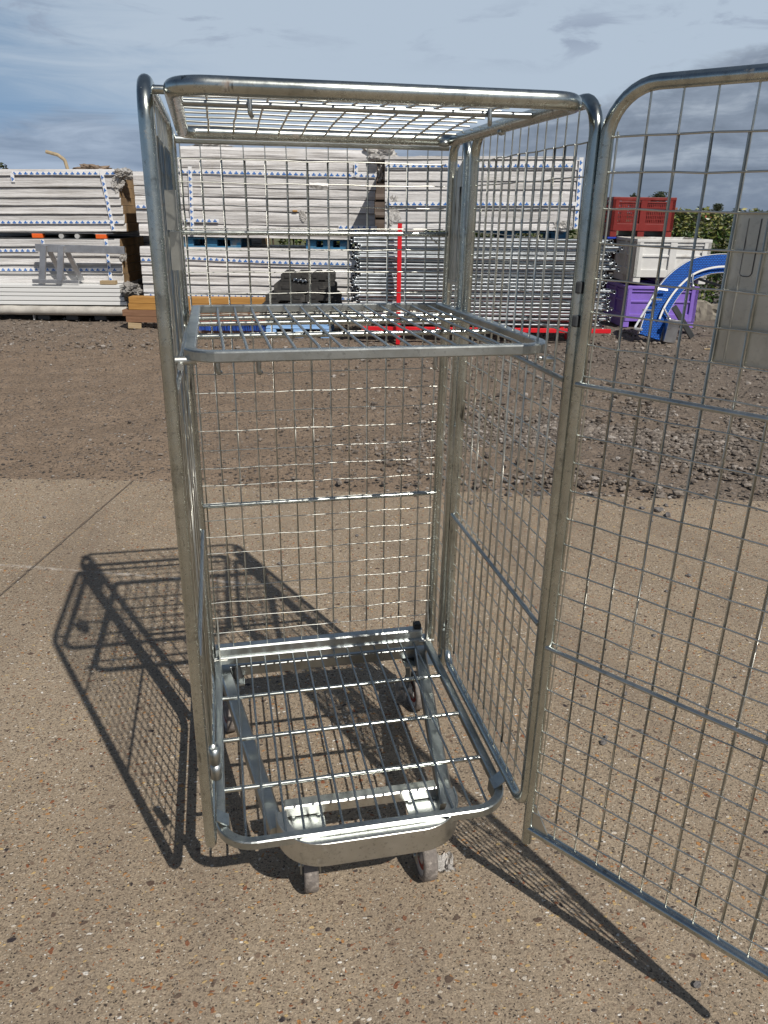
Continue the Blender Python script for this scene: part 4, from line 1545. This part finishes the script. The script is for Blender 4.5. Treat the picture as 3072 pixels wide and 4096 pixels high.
# rubber fence feet in a heap
def rubber_foot(a, b, z, w, d, hgt, lab, dr=0.0):
    mb = MB()
    n = 0.045
    pts = [(-w / 2, 0, 0.0), (-w * 0.16, 0, 0.0), (-w * 0.13, 0, 0.018), (w * 0.13, 0, 0.018), (w * 0.16, 0, 0.0), (w / 2, 0, 0.0), (w / 2, 0, hgt * 0.72), (w / 2 - n, 0, hgt),
           (w * 0.12, 0, hgt), (w * 0.09, 0, hgt - 0.02), (-w * 0.09, 0, hgt - 0.02), (-w * 0.12, 0, hgt), (-w / 2 + n, 0, hgt), (-w / 2, 0, hgt * 0.72)]
    mb.poly(pts, d, (0, 1, 0))
    mb.box((-w * 0.3, -0.003, hgt * 0.5), (w * 0.16, 0.012, hgt * 0.3), bev=0.004)
    mb.box((w * 0.3, -0.003, hgt * 0.5), (w * 0.16, 0.012, hgt * 0.3), bev=0.004)
    o = mb.build('fence_foot', M['rubberblock'], loc=yard(a, b, z), rot=(0, 0, -PHI + dr))
    md = o.modifiers.new('b', 'BEVEL')
    md.width = 0.006
    md.segments = 2
    tag(o, lab, 'fence foot', 'black rubber fence feet in a heap')
    return o


rubber_foot(-0.97, 8.42, 0.655, 0.36, 0.4, 0.118, 'black rubber fence foot at the top left of the heap', 0.02)
rubber_foot(-0.64, 8.44, 0.655, 0.29, 0.4, 0.118, 'black rubber fence foot at the top right of the heap', -0.03)
rubber_foot(-0.85, 8.40, 0.520, 0.78, 0.42, 0.133, 'wide black fence foot under the two topmost ones', 0.01)
rubber_foot(-1.10, 8.38, 0.408, 0.50, 0.42, 0.110, 'black fence foot in the third row from the top, left', -0.015)
rubber_foot(-0.62, 8.41, 0.408, 0.45, 0.42, 0.110, 'black fence foot in the third row from the top, right', 0.03)
rubber_foot(-1.13, 8.36, 0.278, 0.56, 0.44, 0.128, 'black fence foot in the fourth row from the top, left', 0.01)
rubber_foot(-0.62, 8.38, 0.278, 0.42, 0.44, 0.128, 'black fence foot in the fourth row from the top, right', -0.02)
rubber_foot(-1.05, 8.36, 0.148, 0.56, 0.44, 0.128, 'black fence foot on the bottom row, left', 0.0)
rubber_foot(-0.55, 8.40, 0.148, 0.40, 0.44, 0.128, 'black fence foot on the bottom row, right', 0.02)
for k in range(3):
    mb = MB()
    a = k * 0.055
    mb.tube([(a - 0.03, 0, 0.004), (a, 0.012, 0.028), (a + 0.026, 0.0, 0.010), (a + 0.012, -0.015, 0.036), (a - 0.022, 0.0, 0.034), (a - 0.03, 0.01, 0.006)], 0.0065, 8)
    tag(mb.build('clip', M['pipe'], loc=yard(-0.96, 8.38, 0.66 - 0.008 * k), rot=YROT), 'small steel fence clip on the black rubber feet', 'clip', 'steel clips on the rubber feet')

# broom lying in front of the timber, light blue plastic pallet
br = thing('broom', 'wide blue bristled broom head lying before the timbers', 'broom', yard(-1.80, 8.35, 0.0), YROT)
mb = MB()
for k in range(260):
    x = -0.42 + 0.84 * k / 259
    y = random.uniform(0, 0.05)
    hx = jit(0.006)
    mb.box((x + hx, y, 0.088 + jit(0.004)), (0.0042, 0.004, 0.084 + jit(0.008)), rot=Matrix.Rotation(jit(0.12), 3, 'Y'))
mb.build('bristles', M['bristle'], br)
box_part('stock', br, (0, 0.03, 0.152), (0.88, 0.075, 0.05), 'orange', 0.01)
box_part('bearer', br, (0, 0.11, 0.03), (0.8, 0.06, 0.06), 'browntimber', 0.004)
lp = thing('pallet', 'light blue plastic pallet in front of the rubber feet', 'pallet', yard(-0.92, 8.10, 0.0), (0, 0.0, -PHI))
box_part('deck', lp, (0, 0.4, 0.125), (0.80, 0.8, 0.022), 'lightblue')
for x in (-0.34, 0.0, 0.34):
    box_part('foot', lp, (x, 0.06, 0.058), (0.13, 0.11, 0.112), 'lightblue', 0.012)
    box_part('foot', lp, (x, 0.74, 0.058), (0.13, 0.11, 0.112), 'lightblue', 0.012)

# red stillage with galvanised tubes
sl = thing('stillage', 'bright red steel stillage with upright posts holding galvanised tubes', 'stillage', yard(1.38, 7.75, 0.0), YROT)
ox = -1.38


def rbar(name, pts, w, hh):
    mb = MB()
    mb.bar([(x + ox, y, z) for (x, y, z) in pts], w, hh, up=(0, 0, 1) if abs(pts[0][2] - pts[-1][2]) < 0.1 else (0, 1, 0), c=0.003)
    return mb.build(name, M['red'], sl)


rbar('post', [(0.315, 0.0, 0.0), (0.315, 0.0, 1.366)], 0.05, 0.05)
rbar('post', [(0.335, 1.18, 0.0), (0.335, 1.18, 1.32)], 0.05, 0.05)
rbar('post', [(2.55, 1.18, 0.0), (2.55, 1.18, 1.10)], 0.05, 0.05)
rbar('base_beam', [(-0.12, 0.06, 0.172), (2.885, 0.06, 0.172)], 0.06, 0.048)
rbar('base_beam', [(-0.12, 1.12, 0.172), (2.885, 1.12, 0.172)], 0.06, 0.048)
for x in (0.33, 1.45, 2.55):
    rbar('cross_beam', [(x, 0.09, 0.172), (x, 1.09, 0.172)], 0.05, 0.044)
for x in (0.33, 2.50):
    rbar('foot', [(x, 0.55, 0.0), (x, 0.55, 0.148)], 0.09, 0.05)


def pipe_mesh(L, r, hl, hr):
    mb = MB()
    path = fillet([(0.0, -hl, 0), (0, 0, 0), (L, 0, 0), (L, -hr, 0)], 0.035, 5)
    mb.tube(path, r, 12, caps=False)
    for (x, y) in ((0, -hl), (L, -hr)):
        mb.lathe([(r, 0), (r * 0.78, 0), (r * 0.78, 0.02)], (x, y, 0), (0, 1, 0), 12)
        mb.lathe([(r * 0.78, 0), (0, 0)], (x, y + 0.018, 0), (0, 1, 0), 12, mat=1)
    return mb


protos = []
rows = 25
for row in range(rows):
    for colm in range(3):
        z = 0.222 + row * 0.0405 + (0.004 if colm % 2 else 0)
        x0 = -0.20 + jit(0.05) + (0.03 if row < 6 else 0)
        x1 = 2.86 + jit(0.06)
        b = 7.92 + colm * 0.2 + jit(0.03)
        tilt = jit(0.004) if row > 5 else jit(0.012)
        if len(protos) < 6:
            r_ = random.choice((0.017, 0.0185, 0.02))
            o = pipe_mesh(x1 - x0, r_, random.uniform(0.05, 0.1), random.uniform(0.05, 0.1)).build('steel_tube', [M['pipe'], M['dark']])
            protos.append(o)
        else:
            o = random.choice(protos).copy()
            COL.objects.link(o)
        o.location = yard(x0, b, z)
        o.rotation_euler = (0, -tilt, -PHI + jit(0.004))
        lab = 'galvanised steel tube lying in the front of the red stillage' if colm == 0 else 'galvanised steel tube lying deeper in the red stillage'
        tag(o, lab, 'steel tube', 'galvanised tubes stacked in the red stillage')
mb = MB()
mb.box((0, 0, 0.05), (0.07, 0.06, 0.09), bev=0.012)
o = mb.build('blue_strap', M['blueplastic'], loc=yard(2.62, 7.95, 0.0), rot=YROT)
tag(o, 'small blue plastic block under the right end of the red stillage', 'block')


# plastic pallet bins
def bin_box(label, a, b, z, w, d, hgt, mat, vented=False, group='plastic pallet bins on the right'):
    t = thing('pallet_bin', label, 'bin', yard(a, b, z), YROT, group)
    m = M[mat]
    foot = 0.085
    th = 0.03
    post = 0.095
    # walls with recessed panels
    mb = MB()

    def wall(p0, ex, L, name_out):
        ex = Vector(ex)
        ny = Vector((ex.y, -ex.x, 0))          # outward
        rot = Matrix((ex, -ny, Vector((0, 0, 1)))).transposed()

        def bx(cx, cz, sx_, sz_, out, dep, bev=0.005):
            c = Vector(p0) + ex * cx + ny * (out - dep / 2) + Vector((0, 0, cz))
            mb.box(c, (sx_, dep, sz_), rot=rot, bev=bev)
        hh = hgt - foot
        for x in (post / 2, L / 2, L - post / 2):
            bx(x, foot + hh / 2, post, hh, 0.0, 0.05)
        bx(L / 2, hgt - 0.022, L - 0.004, 0.04, 0.004, 0.056)
        bx(L / 2, foot + 0.05, L - 0.006, 0.1, -0.002, 0.05)
        if not vented:
            bx(L / 2, foot + hh * 0.5, L - 0.01, hh - 0.06, -0.026, 0.012)
            bx(L / 2, foot + hh * 0.56, L - 0.012, 0.028, -0.010, 0.022)
            bx(L / 2, hgt - 0.075, L - 0.012, 0.020, -0.008, 0.022)
        else:
            for (s0, s1) in ((post, L / 2 - post / 2), (L / 2 + post / 2, L - post)):
                nb = 12
                for k in range(nb + 1):
                    x = s0 + (s1 - s0) * k / nb
                    bx(x, foot + 0.1 + (hh - 0.2) / 2, 0.013, hh - 0.16, -0.022, 0.012, 0)
                for k in range(6):
                    bx((s0 + s1) / 2, foot + 0.11 + (hh - 0.2) * k / 5, s1 - s0, 0.015, -0.024, 0.010, 0)
            bx(L / 2, hgt - 0.07, L - 0.012, 0.022, -0.012, 0.022)
    wall((-w / 2, 0, 0), (1, 0, 0), w, 0)
    wall((w / 2, d, 0), (-1, 0, 0), w, 0)
    wall((-w / 2, d, 0), (0, -1, 0), d, 0)
    wall((w / 2, 0, 0), (0, 1, 0), d, 0)
    mb.build('wall', m, t)
    mb = MB()
    mb.box((0, d / 2, foot + 0.012), (w - 0.08, d - 0.08, 0.022), bev=0.003)
    mb.build('floor', m, t)
    for x in (-w / 2 + 0.055, 0, w / 2 - 0.055):
        mb = MB()
        mb.box((x, d / 2, foot / 2), (0.10, d - 0.02, foot), bev=0.008)
        mb.build('runner', m, t)
    return t


bin_box('purple plastic bin at the bottom of the front stack', 4.01, 9.4, 0.005, 1.02, 1.0, 0.565, 'purplebin')
wb = bin_box('white plastic bin standing on the purple one', 4.09, 9.4, 0.60, 1.02, 1.0, 0.585, 'whitebin')
mb = MB()
mb.box((0.42, -0.002, 0.41), (0.05, 0.003, 0.075), bev=0.001)
mb.build('label_sticker', M['chalk'], wb)
bin_box('dark brown bin on the ground behind the purple one', 3.93, 10.45, 0.0, 0.98, 1.0, 0.58, 'brownbin')
bin_box('dark brown bin under the red slotted one', 3.93, 10.45, 0.582, 0.98, 1.0, 0.575, 'brownbin')
lid = thing('bin_lid', 'thin blue plastic lid between the red and brown bins', 'lid', yard(3.93, 10.42, 1.158), YROT)
box_part('panel', lid, (0, 0.5, 0.009), (0.96, 1.03, 0.018), 'blueplastic', 0.004)
box_part('rim', lid, (0, -0.012, 0.006), (0.97, 0.012, 0.024), 'blueplastic', 0.003)
bin_box('red slotted plastic bin at the top of the rear stack', 3.93, 10.4, 1.178, 0.92, 1.0, 0.548, 'redbin', vented=True)

# curved blue belt conveyor resting on its lower end
cv = thing('conveyor', 'curved blue belt conveyor leaning with its lower end on the ground', 'conveyor', yard(3.5, 8.1, 0.0), YROT)
outer = [(3.335, 0.10), (3.43, 0.395), (3.56, 0.633), (3.74, 0.826), (3.99, 0.977), (4.25, 1.034), (4.52, 1.035), (4.8, 0.98)]
inner = [(3.60, 0.02), (3.675, 0.28), (3.755, 0.44), (3.86, 0.585), (4.02, 0.735), (4.26, 0.815), (4.52, 0.82), (4.75, 0.78)]


def spline(pts, n):
    out = []
    P = [Vector((p[0], p[1], 0)) for p in pts]
    for i in range(len(P) - 1):
        a = P[max(i - 1, 0)]
        b, c = P[i], P[i + 1]
        d = P[min(i + 2, len(P) - 1)]
        for k in range(n):
            t = k / n
            out.append(0.5 * ((2 * b) + (c - a) * t + (2 * a - 5 * b + 4 * c - d) * t * t + (3 * b - a - 3 * c + d) * t ** 3))
    out.append(P[-1])
    return [(p.x - 3.5, p.y) for p in out]


so_, si_ = spline(outer, 7), spline(inner, 7)


def tiltb(z, k=0.35):
    return z * k


nb = len(so_)
mb = MB()
vs = []
for j in range(5):
    for (p, q) in zip(so_, si_):
        t = j / 4
        x, z = p[0] * (1 - t) + q[0] * t, p[1] * (1 - t) + q[1] * t
        vs.append((x, tiltb(z), z))
fs = [(j * nb + i, j * nb + i + 1, (j + 1) * nb + i + 1, (j + 1) * nb + i) for j in range(4) for i in range(nb - 1)]
mb.add(vs, fs)
o = mb.build('belt', M['belt'], cv)
md = o.modifiers.new('s', 'SOLIDIFY')
md.thickness = 0.05
md.offset = 0
for nm, path, w_, h_, dy in (('outer_rail', so_, 0.010, 0.055, -0.005), ('inner_rail', si_, 0.008, 0.05, 0.0)):
    mb = MB()
    mb.bar([(x, tiltb(z) + dy, z) for (x, z) in path], h_, w_, up=(-1, 0, 0.3), c=0.003)
    mb.build(nm, M['alu'], cv)
mid = [((a[0] * 0.36 + b[0] * 0.64), (a[1] * 0.36 + b[1] * 0.64)) for a, b in zip(so_, si_)]
mb = MB()
seg = [(x, tiltb(z) - 0.075, z) for (x, z) in mid[6:40]]
mb.bar(seg, 0.024, 0.010, up=(0, 1, 0), c=0.002)
mb.build('guide_rail', M['whitebin'], cv)
for (i, j) in ((10, 8), (27, 26)):
    mb = MB()
    p, q = mid[i], si_[j]
    mb.tube([(p[0], tiltb(p[1]) - 0.075, p[1]), ((p[0] + q[0]) / 2, tiltb(p[1]) - 0.09, (p[1] + q[1]) / 2), (q[0] + 0.02, tiltb(q[1]) - 0.06, q[1] - 0.02)], 0.014, 8)
    mb.lathe([(0, -0.02), (0.03, -0.015), (0.03, 0.015), (0, 0.02)], (q[0] + 0.02, tiltb(q[1]) - 0.06, q[1] - 0.03), (1, 0, 0.4), 12)
    mb.build('rail_bracket', M['steel'], cv)
mb = MB()
gl = fillet([(-0.185, 0.02, 0.22), (-0.245, 0.02, 0.14), (0.09, 0.10, 0.70), (0.20, 0.15, 0.68)], [0.03, 0.03], 5)
mb.bar(fillet([(-0.13, 0.0, 0.155), (-0.235, 0.0, 0.165), (0.03, 0.1, 0.64), (0.16, 0.12, 0.625)], [0.02, 0.02], 4), 0.028, 0.010, up=(0, 1, 0), c=0.002)
for (x, z) in ((-0.12, 0.40), (-0.02, 0.53)):
    mb.bar([(x - 0.02, 0.06, z - 0.01), (x + 0.11, 0.08, z - 0.02)], 0.02, 0.008, up=(0, 1, 0), c=0.001)
mb.build('side_guard', M['alu'], cv)
mb = MB()
mb.box((0.215, 0.02, 0.145), (0.15, 0.2, 0.275), rot=Matrix.Rotation(0.12, 3, 'Y'), bev=0.008)
mb.box((0.225, -0.09, 0.265), (0.17, 0.04, 0.05), rot=Matrix.Rotation(0.12, 3, 'Y'), bev=0.004)
mb.build('motor_box', M['steel'], cv)
mb = MB()
mb.bar([(0.27, 0.12, 0.42), (0.62, 0.30, 0.03)], 0.07, 0.035, up=(0, 1, 0), c=0.006)
mb.build('leg', M['greyplastic'], cv)
mb = MB()
mb.bar([(0.55, 0.36, 0.76), (1.15, 0.5, 0.60)], 0.03, 0.03, c=0.004)
mb.bar([(1.1, 0.42, 0.8), (1.12, 0.5, 0.0)], 0.04, 0.04, up=(0, 1, 0), c=0.004)
mb.build('support_stand', M['greyplastic'], cv)

# stick on the ground by the conveyor
mb = MB()
mb.tube([(0, 0, 0.012), (0.25, 0.01, 0.016), (0.5, 0.05, 0.012)], 0.008, 7)
tag(mb.build('stick', M['palewood'], loc=yard(3.95, 7.55, 0.0), rot=(0, 0, -PHI)), 'pale stick lying on the gravel before the conveyor', 'stick')

# broken concrete blocks at the foot of the hedge
for k, (a, b, s, lab) in enumerate(((4.98, 10.5, 0.22, 'large broken concrete block right of the purple bin'), (5.32, 10.55, 0.17, 'smaller broken concrete block under the hedge'), (5.7, 10.6, 0.2, 'broken concrete block farthest right under the hedge'))):
    mb = MB()
    bm = bmesh.new()
    bmesh.ops.create_cube(bm, size=1)
    bmesh.ops.subdivide_edges(bm, edges=list(bm.edges), cuts=3, use_grid_fill=True)
    for v in bm.verts:
        d = noise.noise_vector(v.co * 2.2 + Vector((k * 5, 0, 0)))
        v.co = (v.co + d * 0.2) * s * 1.35
    bm.verts.index_update()
    mb.add([v.co for v in bm.verts], [[v.index for v in f.verts] for f in bm.faces])
    bm.free()
    tag(mb.build('concrete_block', M['blockstone'], loc=yard(a, b, s * 0.5), rot=(0.1, 0.1, k)), lab, 'concrete block', 'broken blocks under the hedge')


# ------------------------------------------------------------------ planting and distance
def leaf_cloud(name, centres, size, mats, midx, parent, flat=0.5):
    """one diamond-shaped, slightly folded leaf per centre"""
    n = len(centres)
    C_ = np.asarray(centres)
    d = rng.normal(size=(n, 3))
    d[:, 2] = np.abs(d[:, 2]) * 0.6 - 0.1
    d /= np.linalg.norm(d, axis=1)[:, None]
    e = rng.normal(size=(n, 3))
    e -= d * (e * d).sum(1)[:, None]
    e /= np.linalg.norm(e, axis=1)[:, None]
    nn = np.cross(d, e)
    s = (size * rng.uniform(0.65, 1.35, n))[:, None]
    a = C_ - d * s * 0.5
    b = C_ + e * s * 0.21 + nn * s * 0.06 - d * s * 0.05
    c = C_ + d * s * 0.5
    f = C_ - e * s * 0.21 + nn * s * 0.06 - d * s * 0.05
    V = np.stack([a, b, c, f], 1).reshape(-1, 3)
    I = np.arange(n)[:, None] * 4
    F = np.concatenate([I, I + 1, I + 2, I + 3], 1)
    return np_mesh(name, V, F, mats, parent, midx)


hd = thing('hedge', 'laurel hedge with pale new tips beyond the bins', 'hedge', yard(5.9, 11.4, 0.0), YROT)
N = 17000
X_ = rng.uniform(-1.55, 3.2, N)
T_ = rng.uniform(0, 1, N)
topz = np.array([1.56 + 0.10 * noise.noise((x * 2.1, 0, 0)) + 0.07 * noise.noise((x * 6, 3, 0)) for x in X_])
Z_ = 0.08 + (topz - 0.08) * T_ ** 0.8
fr = np.array([0.16 * noise.noise((x * 2.2, z * 2.2, 5)) + 0.1 * noise.noise((x * 6, z * 6, 1)) for x, z in zip(X_, Z_)])
Y_ = fr + np.abs(rng.normal(0, 0.22, N)) + (Z_ / 1.6) ** 6 * 0.25 * rng.random(N)
hole = np.array([noise.noise((x * 3.5, z * 3.5, 8)) for x, z in zip(X_, Z_)])
keep = hole > -0.35
cen = np.stack([X_, Y_, Z_], 1)[keep]
tz = topz[keep]
newm = ((cen[:, 2] > tz - 0.32) & (rng.random(len(cen)) < 0.55)) | (rng.random(len(cen)) < 0.05)
leaf_cloud('foliage', cen, 0.085, [M['laurel'], M['newleaf']], newm.astype(int), hd)
mb = MB()
for k in range(34):
    x = -1.5 + 4.6 * k / 33 + jit(0.05)
    mb.tube([(x, 0.2, 0.0), (x + jit(0.08), 0.22 + jit(0.05), 0.7), (x + jit(0.15), 0.25 + jit(0.1), 1.35)], 0.014, 6)
mb.build('stem', M['bark'], hd)
# the same kind of hedge runs on behind the stacks
hd2 = thing('hedge', 'dark hedge glimpsed in the gap under the tallest board stack', 'hedge', yard(-0.5, 12.6, 0.0), YROT)
N = 9000
X_ = rng.uniform(-1.2, 4.0, N)
Z_ = rng.uniform(0.05, 1.45, N)
Y_ = np.abs(rng.normal(0, 0.25, N)) + 0.1 * rng.random(N)
leaf_cloud('foliage', np.stack([X_, Y_, Z_], 1), 0.10, [M['laurel'], M['newleaf']], (rng.random(N) < 0.12).astype(int), hd2)
mb = MB()
for k in range(30):
    x = -1.2 + 5.1 * k / 29 + jit(0.05)
    mb.tube([(x, 0.2, 0.0), (x + jit(0.1), 0.25, 1.25)], 0.015, 6)
mb.build('stem', M['bark'], hd2)


def tree(label, loc, height, width, n, leaf, group, crown_z=0.35, shape=1.0, cat='tree'):
    t = thing('tree', label, cat, loc, (0, 0, rng.uniform(0, 6)), group)
    mb = MB()
    mb.tube([(0, 0, 0), (0.02 * height, 0, height * 0.4), (0.0, 0.01 * height, height * 0.75)], height * 0.022, 8)
    for k in range(5):
        a = k * 1.26
        mb.tube([(0, 0, height * 0.35 + 0.05 * k * height), (math.cos(a) * width * 0.2, math.sin(a) * width * 0.2, height * (0.5 + 0.06 * k)), (math.cos(a) * width * 0.36, math.sin(a) * width * 0.36, height * (0.6 + 0.06 * k))], height * 0.01, 6)
    mb.build('trunk', M['bark'], t)
    cl = []
    for k in range(14):
        a, rr = rng.uniform(0, 6.28), rng.uniform(0, 0.36) * width
        zz = height * rng.uniform(crown_z + 0.08, 0.9)
        cl.append((math.cos(a) * rr, math.sin(a) * rr, zz, rng.uniform(0.12, 0.22) * width * shape))
    pts = []
    for k in range(n):
        c = cl[rng.integers(len(cl))]
        v = rng.normal(size=3)
        v /= np.linalg.norm(v)
        q = np.array(c[:3]) + v * c[3] * rng.uniform(0.5, 1.05)
        pts.append((q[0], q[1], min(q[2], height)))
    leaf_cloud('crown', np.array(pts), leaf, [M['darkleaf']], np.zeros(n), t)
    return t


# bushes peeping over the left stacks
tree('small bushy tree just clearing the left board stack', yard(-5.9, 16.0, 0.0), 2.45, 0.75, 1300, 0.10, 'trees behind the yard', 0.4)
tree('bushy tree at the far left edge above the boards', yard(-8.15, 16.4, 0.0), 2.5, 0.9, 1300, 0.10, 'trees behind the yard', 0.4)
# the far side: single tall tree, houses and lower trees
tree('tall lone tree on the skyline above the hedge', yard(82.0, 200, -0.5), 4.4, 3.4, 900, 0.5, 'trees on the skyline', 0.4)
tree('low round tree on the skyline left of the houses', yard(71.6, 190, -0.5), 2.7, 5, 900, 0.5, 'trees on the skyline', 0.2)
tree('low tree on the skyline between the two houses', yard(79.0, 205, -0.5), 2.5, 4, 900, 0.5, 'trees on the skyline', 0.2)
tree('broad tree on the skyline above the metal plate', yard(87.0, 200, -0.5), 3.3, 6, 900, 0.5, 'trees on the skyline', 0.2)
tree('tree rising behind the red bin, left', yard(59.2, 190, -0.5), 6.3, 5, 1200, 0.6, 'trees on the skyline', 0.3)
tree('tree rising behind the red bin, right', yard(63.5, 190, -0.5), 6.6, 6, 1200, 0.6, 'trees on the skyline', 0.3)



def house(label, a, b, w, d, hw_, hr_, roof):
    t = thing('house', label, 'house', yard(a, b, -0.4), (0, 0, -PHI + 0.25), 'distant houses')
    mb = MB()
    mb.box((0, 0, hw_ / 2), (w, d, hw_))
    mb.build('wall', M['brick'], t)
    mb = MB()
    mb.poly([(-w / 2 - 0.3, -d / 2 - 0.4, hw_), (-w / 2 - 0.3, d / 2 + 0.4, hw_), (-w / 2 - 0.3, 0, hw_ + hr_)], w + 0.6, (1, 0, 0))
    rf_ = mb.build('roof', M[roof], t)
    mb = MB()
    mb.box((w * 0.3, 0, hw_ + hr_), (0.7, 0.7, 1.2))
    mb.build('chimney', M['brick'], rf_)
    for x in (-w * 0.28, 0, w * 0.28):
        mb = MB()
        mb.box((x, -d / 2 - 0.02, hw_ * 0.6), (1.1, 0.06, 1.1))
        mb.build('window', M['slate'], t)
    return t


house('distant house with a dark slate roof on the skyline', 75.2, 215, 7, 6, 1.7, 1.1, 'slate')
house('distant house with a red tiled roof, left of the lone tree', 81.0, 212, 7, 6, 1.4, 1.2, 'tile')
house('distant low red roofed house behind the hedge', 77.4, 196, 4, 5, 0.9, 0.7, 'tile')
N = 9000
az_ = np.radians(rng.uniform(-25, 50, N))
rad = rng.uniform(240, 300, N)
V_ = np.stack([np.sin(az_) * rad, np.cos(az_) * rad, np.abs(rng.normal(0, 0.7, N)) + 0.1], 1)
tl = leaf_cloud('treeline', V_, 2.0, [M['darkleaf']], np.zeros(N), None)
tl['kind'] = 'stuff'
tl['label'] = 'far off line of trees along the horizon'
